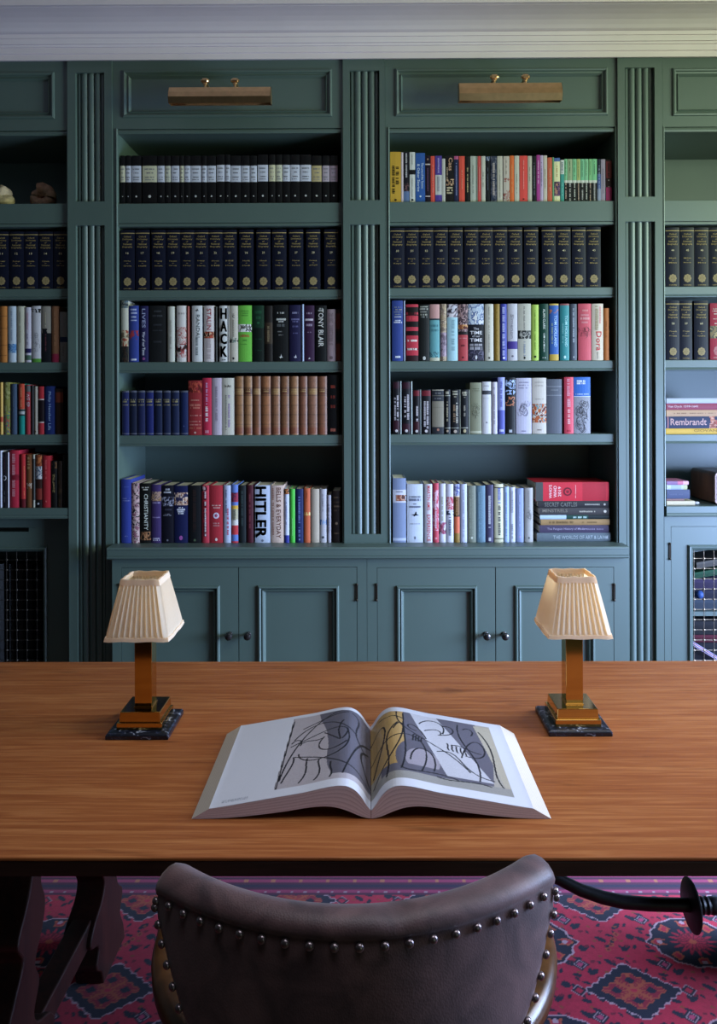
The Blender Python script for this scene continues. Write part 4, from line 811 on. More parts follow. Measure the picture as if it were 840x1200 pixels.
# ---- right centre bay, fourth shelf
wl = 'c8ccca'
row("right centre bay's fourth shelf", 'mixed hardbacks on the right centre fourth shelf', tMR[3], [(450, 435, 6, [
    (62, 111, 70, '131317', 'tall black hardback with white lettering', [(.86, .98, '331420'), (.06, .26, '331420')], [('', 'dv', .48, .42, .26, 'c8c0c4', -.18), ('', 'dv', .50, .46, .28, 'b0a8ac', .2), ('', 'dot', .065, .2, 1, 'c8c0c0')]),
    (112, 121, 70, 'aab4b2', 'thin grey-white hardback beside black ones', [], []),
    (128, 185, 72, '131317', 'tall black hardback with double white lettering', [(.86, .98, '331420'), (.06, .20, '331420')], [('', 'dv', .50, .42, .26, 'c8c0c4', -.14), ('', 'dv', .52, .46, .28, 'b0a8ac', .22), ('', 'dot', .065, .18, 1, 'c8c0c0')]),
    (187, 198, 72, 'aab4b2', 'thin pale hardback between black ones', [], []),
    (205, 252, 130, '151318', 'short black hardback with red head', [(.86, .98, '6a1622'), (.08, .28, '38141c')], [('', 'dv', .46, .34, .3, 'c0b8bc', .08), ('', 'dot', .07, .2, 1, 'c8c0c0')]),
    (254, 259, 130, 'aab4b2', 'very thin pale hardback', [], []),
    (263, 328, 130, '131217', 'short black hardback with double lettering', [(.86, .98, '6a1622')], [('', 'dv', .46, .56, .22, 'c8c0c4', -.14), ('', 'dv', .44, .6, .24, 'b0a8ac', .16), ('', 'dot', .07, .16, 1, 'c8c0c0')]),
    (338, 420, 130, '7f7868', 'taupe cloth volume with dark bands', [(.74, .98, '26282e'), (.98, 1, '9a9484'), (.86, .87, '7f7868'), (.0, .16, '26282e'), (.60, .605, '5e584c')], [('', 'dh', .92, .5, .04, '6a6a6c'), ('', 'dh', .80, .6, .03, '6a6a6c'), ('', 'dot', .1, .1, 1.2, '9a6a58')]),
    (424, 465, 130, '15171a', 'slim black hardback with buff title', [(.13, .145, '9a9a8c'), (.86, .875, '9a9a8c')], [('', 'dh', .93, .6, .06, 'b0aa94'), ('', 'dv', .5, .46, .3, '9a9078', .0), ('', 'dot', .07, .2, 1, 'a08a74')]),
    (471, 528, 130, '141519', 'black hardback with buff vertical title', [(.13, .145, '9a9a8c')], [('', 'dh', .96, .6, .03, 'b0aa94'), ('', 'dh', .90, .6, .04, 'b0aa94'), ('', 'dh', .84, .3, .03, '908a78'), ('', 'dv', .46, .4, .3, '8a7058', -.1), ('', 'dv', .48, .45, .24, 'a8a294', .22), ('', 'dot', .06, .2, 1, 'b0a090')]),
    (530, 535, 130, 'a4a898', 'wafer-thin pale hardback', [], []),
    (540, 592, 130, '15171b', 'black hardback with short buff title', [(.13, .15, '9a9a8c')], [('', 'dh', .93, .7, .05, 'b0aa94'), ('', 'dh', .88, .5, .03, 'b0aa94'), ('', 'dh', .83, .2, .02, '908a78'), ('', 'dv', .52, .24, .26, '8e887c'), ('', 'dot', .07, .2, 1.2, 'b0a27c')]),
    (593, 600, 130, 'a4a898', 'wafer-thin cream hardback', [], []),
    (605, 685, 80, '7f8068', 'olive beige hardback with ink sketch', [(.02, .06, 'a8a890')], [('', 'dh', .88, .6, .015, '60624c'), ('', 'dh', .84, .6, .015, '60624c'), ('', 'swirl', .45, .25, 14, '44463a')]),
    (690, 752, 74, 'c6c4c6', 'white hardback with small dark square', [(.755, .83, '3a3c42')], [('', 'dh', .92, .6, .015, '9a989c'), ('', 'dh', .68, .8, .006, '9a989c'), ('', 'dot', .22, .08, 1, '6a6a6e')]),
    (756, 795, 76, 'b9b3bc', 'lilac white hardback', [], [('', 'dv', .55, .7, .2, '8e8792')])]),
   (585, 435, 6, [
    (-11, 38, 43, '4a50a0', 'periwinkle blue hardback with pale bands', [(.42, 1, '8f96cc')], [('', 'dv', .72, .45, .34, '5a60a0'), ('', 'dh', .06, .6, .04, 'c8cce8')]),
    (43, 112, 45, '17181c', 'black hardback with blue and orange lettering', [(.80, .96, 'pic:17181c,8ea4cc,17181c,a8bcdc'), (.70, .78, 'pic:17181c,8ea4cc'), (.50, .66, 'pic:17181c,a86440,17181c')], [('', 'dh', .05, .3, .05, 'c0c4cc')]),
    (118, 226, 48, 'b4b0c2', 'wide lilac white hardback with drawing', [], [('', 'dh', .92, .7, .02, '938fa4'), ('', 'dh', .87, .7, .02, '938fa4'), ('', 'dh', .82, .7, .02, '938fa4'), ('', 'swirl', .46, .2, 16, '4a4858'), ('', 'dh', .05, .3, .02, '8a869a')]),
    (231, 330, 47, 'bfb6ac', 'cream hardback with coloured picture', [(.20, .535, 'pic:b0582c,8a3a1e,c89068,5c8a94,d0c0b0,6a2a18')], [('', 'dh', .92, .6, .015, 'a09890'), ('', 'dh', .86, .6, .015, 'a09890'), ('', 'dh', .62, .6, .015, 'a09890'), ('', 'dh', .07, .3, .02, '8a8078')]),
    (333, 439, 56, '565a64', 'wide slate grey cloth volume', [(.70, .71, '8a8e96'), (.86, .87, '8a8e96')], [('', 'dh', .80, .5, .02, '80848c')]),
    (456, 521, 42, 'c83a50', 'pinkish red hardback', [], [('', 'dv', .82, .3, .34, 'd88a9c', -.05), ('', 'dv', .56, .16, .4, 'd898a4', 0), ('', 'dv', .3, .26, .34, 'e0a0a4', 0), ('', 'dh', .05, .4, .03, 'b02a3c')]),
    (524, 640, 42, '8f8f98', 'wide grey hardback with blue head', [(.66, 1, '2a62b4'), (.655, .665, 'c8d0e0')], [('', 'dh', .93, .5, .03, 'dfe6f4', -.08), ('', 'dh', .89, .5, .03, 'dfe6f4', -.08), ('', 'dh', .70, .8, .02, 'a8bcdc'), ('', 'swirl', .32, .5, 46, '35353c')])])])
# ---- right centre bay, bottom shelf
row("right centre bay's bottom shelf", 'mixed hardbacks on the right centre bottom shelf', ZCT, [(450, 550, 6, [
    (62, 154, 62, '7d8aa8', 'tall grey-blue hardback with label', [(.62, .82, 'c8c8d4'), (.645, .74, 'pic:8a4a38,c09078,5a3a34,c8c8d4'), (.03, .07, 'b8c0d4')], [('', 'dh', .79, .5, .015, '7a7c88')], {'depth': .2}),
    (161, 273, 103, 'c3cad8', 'wide white hardback with black bird', [], [('', 'dh', .78, .7, .03, '7c8290'), ('', 'dh', .73, .7, .04, '70768a'), ('', 'dh', .66, .2, .02, '7c8290'), ('', 'dh', .61, .7, .03, '70768a'), ('', 'bird', .47, .55, 1, '15181f'), ('', 'dh', .32, .6, .015, '8a909e'), ('', 'dot', .08, .05, 2, '70768a')]),
    (284, 338, 103, 'c9c8d0', 'white hardback with red vertical title', [], [('MARTIN AMIS', 'v', .76, .42, .46, 'b8323e', .05), ('EXPERIENCE', 'v', .25, .46, .46, 'b8323e', .05)]),
    (343, 384, 97, 'bb3a4e', 'red and pink patterned hardback', [(.20, .88, 'pic:bb3a4e,c9697c,b0304a,d0a0b0')], [('', 'dv', .55, .6, .3, 'e0c0cc'), ('', 'dot', .07, .2, 1, 'd89098')]),
    (387, 433, 100, 'c4c2d0', 'white hardback with crimson blot', [(.14, .34, 'pic:8a3a54,b06a80,6a2a40,c4c2d0')], [('', 'dv', .58, .4, .3, '9a9c80')]),
    (438, 487, 103, 'c8c6d2', 'white hardback with red title block', [(.56, .78, 'pic:c8a0a8,b0404e,d0b0b8,a83a48'), (.47, .54, 'pic:3a3c4a,c8c6d2')], [('', 'dv', .28, .36, .36, '3a3e52')]),
    (491, 531, 103, '74502c', 'brown and orange hardback with blue head', [(.80, 1, 'pic:8a90b8,4a4e84,b8bcd8'), (.16, .44, 'c85f38'), (.44, .47, '2a1a10'), (.0, .16, '8a6a2a'), (.78, .80, 'c8b8a0')], [('', 'dv', .62, .3, .34, '98744a')]),
    (536, 582, 103, 'b9bdd4', 'lilac white slim hardback', [], [('', 'dv', .5, .8, .18, '9095b0')]),
    (586, 645, 114, '757a6c', 'olive grey hardback', [], [('', 'dv', .5, .86, .6, '868b7c', .0), ('', 'dot', .08, .12, 1.2, 'c0c4b4')]),
    (650, 711, 114, '5f7c8c', 'steel blue hardback', [], [('', 'dv', .5, .86, .6, '6d8c9c', 0)]),
    (715, 768, 108, '403c58', 'dark mauve hardback with white strip', [], [('', 'dv', .52, .58, .34, 'b8b8bc', 0), ('', 'dh', .055, .3, .06, 'd0d0d8')]),
    (776, 837, 103, 'c9c4a4', 'cream hardback with black rules', [(.055, .07, '221c1c'), (.93, .945, '221c1c')], [('', 'dv', .80, .26, .36, '5a6ab0', .06), ('', 'dv', .38, .5, .30, '3a3c44', .06), ('', 'dot', .5, .01, 1, '3a3c44')])]),
   (585, 550, 6, [
    (31, 68, 122, '98aed0', 'light blue hardback', [], [('', 'dv', .5, .8, .24, '7088b4')]),
    (71, 111, 125, 'bfc2d0', 'white hardback with dark speckle', [], [('', 'dv', .75, .4, .4, '8a8c9a'), ('', 'dv', .2, .26, .3, '7a7c8a')]),
    (116, 170, 133, '7f8cb0', 'grey-blue slim hardback', [], [('', 'dv', .6, .6, .2, '9ca8c8'), ('', 'dot', .1, .1, 1, 'b090b0')]),
    (178, 236, 130, 'a19e9a', 'grey beige leaning hardback', [], [('', 'dv', .75, .4, .16, '84807c'), ('', 'swirl', .5, .12, 7, '2c2c30'), ('', 'dot', .08, .09, 1.4, '4a4a4c')])])], Y=F + .016)
# flat pile at the end of that shelf
gp = 'books lying flat on the right centre bottom shelf'
def L(tx): return tx
PY = F + .03
z = lie_book(629, 715, 624.6, 633.5, PY, 'grey-green hardback at the bottom of the right centre flat pile', gp, '59646a', [('THE WORLDS OF ART & LAW', 'v', .42, .72, .42, '9aa4a8', 0, 0), ('M', 'v', .05, .03, .5, 'a8b0b4')], zb=ZCT + .0004)
z = lie_book(632, 713, 615.5, 624.5, PY, 'purple hardback second from bottom of the flat pile', gp, '42394e', [('The Penguin History of Modern', 'v', .60, .58, .34, '9a90a8', 0, 0), ('', 'dv', .2, .24, .2, '7a7088')], zb=z + .0005)
z = lie_book(633.5, 714, 608.6, 615.4, PY, 'tan hardback third from bottom of the flat pile', gp, '97764a', [('', 'dv', .70, .36, .4, '6e5430'), ('', 'dv', .30, .2, .3, '7c6038')], zb=z + .0005)
z = lie_book(632.5, 713.5, 603.7, 608.4, PY, 'slim pale blue and black book in the flat pile', gp, '1c2426', [('', 'dv', .42, .2, .5, 'a8c0b8')], [(.62, 1, 'a9bcd0'), (.30, .62, '1c4038')], zb=z + .0005)
z = lie_book(632, 713.5, 595.2, 603.5, PY, 'grey-brown hardback third from top of the right centre flat pile', gp, '3d3a3a', [('MINSTRELS', 'v', .78, .36, .44, '7c7468', .12, 0), ('', 'dv', .32, .26, .22, 'a8a090'), ('', 'dot', .06, .2, 1, 'c8c0b0')], zb=z + .0005)
z = lie_book(630.5, 713, 587.2, 595, PY, 'dark hardback second from top of the right centre flat pile', gp, '2c2a2c', [('SECRET CASTLES', 'v', .68, .46, .62, '7a7872', 0, 0), ('', 'dv', .24, .2, .24, 'a09a90'), ('', 'dot', .06, .16, 1, 'b8b0a4')], zb=z + .0005)
z = lie_book(627.5, 713, 565.2, 587, PY, "thick red reference book with ring emblem topping the flat pile", gp, 'c4142c', [("WHO'S", 'h', 0, 0, 0, 'ffffff')][:0] + [
    ("WHO'S", 'h', .80, .72, .040, 'f0d0d0'), ('WHO', 'h', .735, .62, .045, 'f0d0d0'), ('2019', 'h', .675, .52, .040, 'f0d0d0'), ('', 'dot', .565, .23, 1, '6a1020'), ('', 'dot', .565, .15, 1, 'c4142c'), ('', 'dot', .565, .08, 1, '6a1020'), ('', 'dh', .455, .7, .006, 'f0c0c0')], [(.90, 1, '4a4c4a'), (.04, .36, 'a81226')], zb=z + .0005)

# ---- far left bay
row("far left bay's third shelf", 'mixed hardbacks on the far left third shelf', tFL[2], [(0, 350, 8.4, [
    (-150, -78, 80, '7a4a2a', 'brown hardback', [], tiny()), (-74, -4, 74, 'a89c84', 'buff hardback', [], tiny('7a705c')),
    (0, 70, 75, 'b06e2c', 'orange-tan hardback with rules', [(.12, .13, '7c4818'), (.3, .31, '7c4818'), (.6, .61, '7c4818'), (.82, .83, '7c4818')], []),
    (80, 161, 75, 'b8c4cc', 'white hardback with blue patch', [(.17, .33, 'pic:4a7aa8,6a94bc,3a6898,88aac4')], [('', 'dv', .68, .55, .16, '8090a0')]),
    (165, 241, 75, 'b4b19c', 'cream grey hardback', [], [('', 'dv', .8, .2, .12, '8a8878'), ('', 'dv', .5, .3, .2, '96947e')]),
    (244, 307, 86, 'b8b2bc', 'lilac white hardback with navy band', [(.17, .25, '22204c'), (.04, .13, '46604e')], [('', 'dv', .75, .3, .3, 'b08c94'), ('', 'dv', .42, .2, .24, '8a8494')]),
    (312, 403, 73, 'b9b6b8', 'pale hardback with butterfly and green foot', [(.0, .065, '4c8a30'), (.88, .95, 'pic:b9b6b8,1a1a1c,b9b6b8,1a1a1c')], [('', 'swirl', .35, .3, 14, '7a787e')]),
    (405, 502, 75, '14151a', 'black and grey hardback', [(.60, 1, '8a8478'), (.52, .60, 'pic:14151a,8a8478')], [('', 'dv', .78, .3, .12, 'b0a890'), ('', 'dv', .35, .3, .12, '6a3a44')]),
    (508, 580, 75, '83583a', 'tan hardback with crimson foot', [(.0, .15, '8a1838')], [('', 'dv', .6, .6, .2, '9c7050')]),
    (590, 662, 130, '84827e', 'short grey hardback with navy band', [(.40, .50, '14284a')], [('', 'dv', .2, .2, .16, '686662')])])], fromright=True)
row("far left bay's fourth shelf", 'mixed hardbacks on the far left fourth shelf', tFL[3], [(0, 435, 8.4, [
    (-140, -66, 118, '553c2a', 'dark brown hardback', [], tiny()), (-62, -6, 112, '8c4a2a', 'russet hardback', [], tiny()),
    (-2, 31, 110, 'c9a24c', 'slim yellow hardback', [(.24, .34, 'b04a20')], []),
    (36, 100, 110, '7e7c3c', 'olive green patterned hardback', [(.1, 1, 'pic:7e7c3c,6a6a34,90905a'), (.0, .45, 'pic:5a7a44,a04a30,3a6a6c,8a8a3c')], []),
    (108, 166, 125, '3c4c60', 'slate blue hardback', [], [('', 'dv', .6, .3, .1, '5a6a80')]),
    (183, 244, 125, '128276', 'hardback split orange over teal', [(.50, 1, 'b83e22'), (.37, .49, '20242a'), (.40, .46, 'a8aaa8')], [('', 'dv', .74, .38, .3, 'd07a50')]),
    (250, 304, 133, '9a2a32', 'red hardback with white initials', [(.86, .98, '5c5e5c')], [('WE SP', 'v', .70, .28, .6, 'b8a8ac', 0)]),
    (306, 333, 140, '0f0d0e', 'thin black hardback', [], []),
    (336, 371, 150, '8d8476', 'slim stone hardback', [], [('', 'dot', .06, .2, 1, '3a342c')]),
    (374, 434, 150, '14090d', 'black hardback with red ends', [(.74, 1, '9a1620'), (.715, .74, 'b0a098'), (.0, .24, '9a1a24'), (.24, .265, 'b0a098')], []),
    (441, 538, 148, '16285c', 'blue hardback with pale script title', [], [('Philip Hensher', 'v', .58, .62, .34, '8aa0c0', 0, 0), ('Life', 'v', .16, .14, .30, '8aa0c0', .02, 0)]),
    (545, 622, 172, '2c1c16', 'short brown hardback with rust panel', [(.70, .92, '74301c')], [])])], fromright=True)
row("far left bay's bottom shelf", 'mixed hardbacks on the far left bottom shelf', ZFL, [(0, 520, 8.4, [
    (-140, -80, 90, '3a2a4a', 'violet hardback', [], tiny()), (-76, -4, 72, '8c8478', 'grey hardback', [], tiny()),
    (-2, 22, 68, 'b8bac8', 'thin white hardback', [], []),
    (26, 74, 84, '14131a', 'black hardback with white ring', [], [('O', 'h', .535, .7, .09, 'b0b0b4', 0, 0), ('', 'dv', .2, .2, .2, '55555c'), ('', 'dv', .78, .26, .2, '4a2a34')]),
    (76, 92, 84, 'b0aeb8', 'thin pale hardback', [], []),
    (95, 186, 66, 'a81632', 'crimson hardback with pale pink title', [(.48, .58, '7a1024')], [('', 'dv', .76, .36, .36, 'c8848c', 0), ('', 'dv', .34, .28, .36, 'c8848c', 0)]),
    (200, 253, 104, 'b01c20', 'bright red hardback', [(.0, .16, '5a1018')], [('', 'dv', .5, .6, .12, 'd07040', .28)]),
    (256, 318, 106, '6a4020', 'brown hardback with white flower', [(.36, .46, 'pic:6a4020,b8a898,6a4020')], [('', 'dv', .85, .2, .4, '9a7a50', 0)]),
    (322, 345, 106, '8a8878', 'thin grey-green hardback', [(.14, .92, '26241e')], []),
    (348, 413, 108, '2a130c', 'hardback with white oval and orange head', [(.72, 1, 'pic:84401c,5a2410,a05828'), (.54, .78, 'pic:9a9898,3a4a5c,b0aeac'), (.15, .36, '6a2014'), (.0, .14, '14100e')], [('', 'dot', .075, .16, 1, 'b0b0b0')]),
    (417, 498, 118, '9c1420', 'dark red hardback', [], [('', 'dv', .74, .36, .26, 'c04848', 0), ('', 'dot', .12, .1, 1, 'c05050')]),
    (503, 562, 170, '12100e', 'short black hardback with spaced letters', [(.84, .98, 'pic:12100e,5a3c20')], [('NELSON', 's', .52, .40, .34, 'a08a58', 0, 0)]),
    (566, 614, 170, '20160e', 'dark brown ornamented hardback', [(.0, 1, 'pic:20160e,2c1e12,20160e,3a2a18')], []),
    (619, 668, 108, '14130d', 'tall near-black hardback', [], [])])], fromright=True, Y=F + .02)
# ---- far right bay, flat piles
gp = 'books lying flat on the far right fourth shelf'
FX0, FX1 = 781, 868
z = lie_book(FX0 - 1, FX1 + 8, 502.2, 508.8, YSP, 'yellow art book at the bottom of the far right pile', gp, 'cba23c', [('GIOVANNI', 'v', .48, .36, .5, '8a6a28', .12, 0)], zb=tFR[3] + .0004, depth=.26)
z = lie_book(FX0 - 1, FX1, 488.2, 502, YSP, 'navy art book with large pink title in far right pile', gp, '283250', [('Rembrandt', 'v', .70, .48, .56, 'c8a09c', .05), ('', 'dv', .3, .1, .3, 'a84a3c')], [(.30, .42, 'pic:8a4a3c,c09080,b06850,283250'), (.965, .98, 'a06a6a')], zb=z + .0005, depth=.26)
z = lie_book(FX0 - .5, FX1 + 3, 480.6, 488, YSP, 'beige art book in the far right pile', gp, 'b89474', [('', 'dv', .85, .2, .2, '8a6a50'), ('', 'dv', .45, .5, .2, '98785c')], zb=z + .0005, depth=.25)
z = lie_book(FX0 - .5, FX1 - 4, 472.8, 480.4, YSP, 'rose pink art book second from top of far right pile', gp, '8a3a50', [('Van Dyck 1599-1641', 'v', .77, .42, .44, 'd0b4bc', 0, 0)], zb=z + .0005, depth=.24)
z = lie_book(FX0 - .5, FX1 - 2, 466.8, 472.6, YSP, 'pale lilac book topping the far right pile', gp, 'aeb4c8', [], zb=z + .0005, depth=.24)
gp = 'books lying flat on the far right bottom shelf'
z = lie_book(781, 814, 587.2, 592.6, F + .03, 'cream book lying lowest beside the wooden radio', gp, 'c5b79a', [], zb=ZFR + .0004, depth=.14)
z = lie_book(781, 801.5, 584.6, 587, F + .034, 'thin rose-brown booklet in the small pile beside the radio', gp, '8a6a64', [], zb=z + .0005, depth=.12, hard=False)
z = lie_book(781, 808, 573.9, 584.4, F + .034, 'slate blue book in the small pile beside the radio', gp, '474f6c', [('', 'dv', .6, .6, .2, '5a6280')], zb=z + .0005, depth=.13)
z = lie_book(781, 805, 568.3, 573.7, F + .036, 'white booklet with green edge in the pile beside the radio', gp, 'b4bccb', [], [(.0, .2, 'b8b890'), (.3, .8, '9aa8bc')], zb=z + .0005, depth=.13, hard=False)
z = lie_book(781, 806.5, 563.8, 568.1, F + .036, 'pink and mauve booklet topping the pile beside the radio', gp, 'c46a88', [], [(.0, .25, 'd8a8bc'), (.5, 1, '8a6a90')], zb=z + .0005, depth=.13, hard=False)
# ================================================================ TABLE
TZ = .76
TX0, TX1, TY0, TY1 = -1.28, 1.55, 1.2946, 2.265
TY = (TY0 + TY1) / 2
table = thing('library_table', 'long polished wooden library table with carved trestle legs', 'table', ((TX0 + TX1) / 2, TY, 0))
m = MB(); m.box(TX0, TX1, TY0, TY1, TZ - .007, TZ); m.build('tabletop', TABLEM, table, bevel=.0022, seg=2)
m = MB(); m.box(TX0 + .001, TX1 - .001, TY0 + .001, TY1 - .001, TZ - .034, TZ - .0072); o = m.build('edge_board', simple('dark_table_edge', '2c1812', rough=.5, var=.3, scale=6, stretch=(2, 40, 40)), table, bevel=.002); o['label'] = 'dark edge under the tabletop'  # edge board coloured darker than the tabletop
def lyre(name, xo, xi):
    def leg(sign):
        # outline (distance from trestle centre, height), wavy carved lyre profile
        outer = [(.16, .726), (.20, .70), (.235, .64), (.215, .58), (.24, .52), (.285, .46), (.262, .41), (.30, .36), (.33, .31), (.30, .26), (.318, .20), (.355, .16), (.335, .11), (.36, .06), (.375, .0085)]
        inner = [(.20, .0085), (.185, .05), (.15, .085), (.165, .13), (.11, .165), (.13, .205), (.19, .235), (.21, .27), (.185, .32), (.205, .37), (.17, .42), (.155, .47), (.175, .53), (.135, .58), (.11, .63), (.12, .68), (.09, .726)]
        def smooth(p):
            q = []
            for i in range(len(p) - 1):
                p0 = p[max(i - 1, 0)]; p1 = p[i]; p2 = p[i + 1]; p3 = p[min(i + 2, len(p) - 1)]
                for k in range(5):
                    t = k / 5
                    q.append(tuple(.5 * (2 * b + (c - a) * t + (2 * a - 5 * b + 4 * c - d) * t * t + (3 * b - a - 3 * c + d) * t ** 3) for a, b, c, d in zip(p0, p1, p2, p3)))
            return q + [p[-1]]
        pol = [(TY + sign * a, b) for a, b in smooth(outer)[:] + smooth(inner)]
        m = MB(); m.prism(pol, 'x', xo, xi)
        return m
    t = []
    for s in (-1, 1):
        o = leg(s).build('trestle_leg', DARKWOOD, table, bevel=.006, seg=2); t.append(o)
    for e, hy, za, zb in ((.008, .22, .56, .62), (.012, .20, .155, .215), (-.004, .30, .69, .7258)):
        m = MB(); m.box(xo + e, xi - e, TY - hy, TY + hy, za, zb); m.build('trestle_rail', DARKWOOD, table, bevel=.004)
lyre('trestle', -.775, -.70); lyre('trestle', 1.10, 1.175)
# wrought iron stretcher running from under the top down to the right trestle
ys = TY
p = [(.10, ys, .722), (.16, ys, .66)]
pts = []
for px, py in [(560, 985), (610, 1008), (655, 1030.5), (680, 1043), (705, 1051.5), (730, 1057), (760, 1059.5), (800, 1060.5), (830, 1061.5), (870, 1065), (905, 1072)]:
    q = at(px, py, ys); pts.append((q.x, ys, q.z))
pts = [(-.02, ys, .726), (.08, ys, .64)] + pts + [(1.115, ys, .31)]
m = MB(); rr = [.013] * 2 + [.0125, .0125, .013, .014, .0145, .0148, .015, .015, .015, .0135, .013, .013]
m.tube(pts, rr[:len(pts)], 12)
st = m.build('iron_stretcher', IRON, table, smooth=True)
q = at(812, 1060.8, ys)
m = MB(); m.lathe((q.x - .012, ys, q.z), (1, 0, -.02), [(.012, 0), (.050, .002), (.058, .006), (.058, .009), (.050, .013), (.019, .016), (.0195, .02), (.0175, .026), (.0195, .032), (.0175, .038), (.0195, .044), (.0175, .05), (.0195, .056), (.018, .07), (.014, .075)], 28)
m.build('stretcher_disc', IRON, st, smooth=True)

# ================================================================ TABLE LAMPS
SHADE, nt, b = newmat('pleated_cream_silk'); Ln = nt.links.new
nt.nodes.remove(b)
tc = N(nt, 'ShaderNodeTexCoord'); no = N(nt, 'ShaderNodeTexNoise'); no.inputs['Scale'].default_value = 220; Ln(tc.outputs['Object'], no.inputs['Vector'])
cr = N(nt, 'ShaderNodeValToRGB'); cr.color_ramp.elements[0].color = (.84, .74, .58, 1); cr.color_ramp.elements[1].color = (.93, .87, .75, 1); Ln(no.outputs['Fac'], cr.inputs['Fac'])
di = N(nt, 'ShaderNodeBsdfDiffuse'); tr = N(nt, 'ShaderNodeBsdfTranslucent'); mx = N(nt, 'ShaderNodeMixShader'); mx.inputs[0].default_value = .50
Ln(cr.outputs['Color'], di.inputs['Color']); tr.inputs['Color'].default_value = (.95, .70, .40, 1)
Ln(di.outputs[0], mx.inputs[1]); Ln(tr.outputs[0], mx.inputs[2]); Ln(mx.outputs[0], nt.nodes['Material Output'].inputs['Surface'])
MARBLE, nt, b = newmat('dark_blue_grey_marble'); Ln = nt.links.new
tc = N(nt, 'ShaderNodeTexCoord'); no = N(nt, 'ShaderNodeTexNoise'); no.inputs['Scale'].default_value = 60; no.inputs['Detail'].default_value = 8; no.inputs['Distortion'].default_value = 1.2
Ln(tc.outputs['Object'], no.inputs['Vector']); cr = N(nt, 'ShaderNodeValToRGB'); cr.color_ramp.elements[0].position = .50; cr.color_ramp.elements[0].color = hx('12161f'); cr.color_ramp.elements[1].position = .72; cr.color_ramp.elements[1].color = hx('aab0bc')
e = cr.color_ramp.elements.new(.58); e.color = hx('2a3144'); Ln(no.outputs['Fac'], cr.inputs['Fac']); Ln(cr.outputs['Color'], b.inputs['Base Color']); b.inputs['Roughness'].default_value = .3

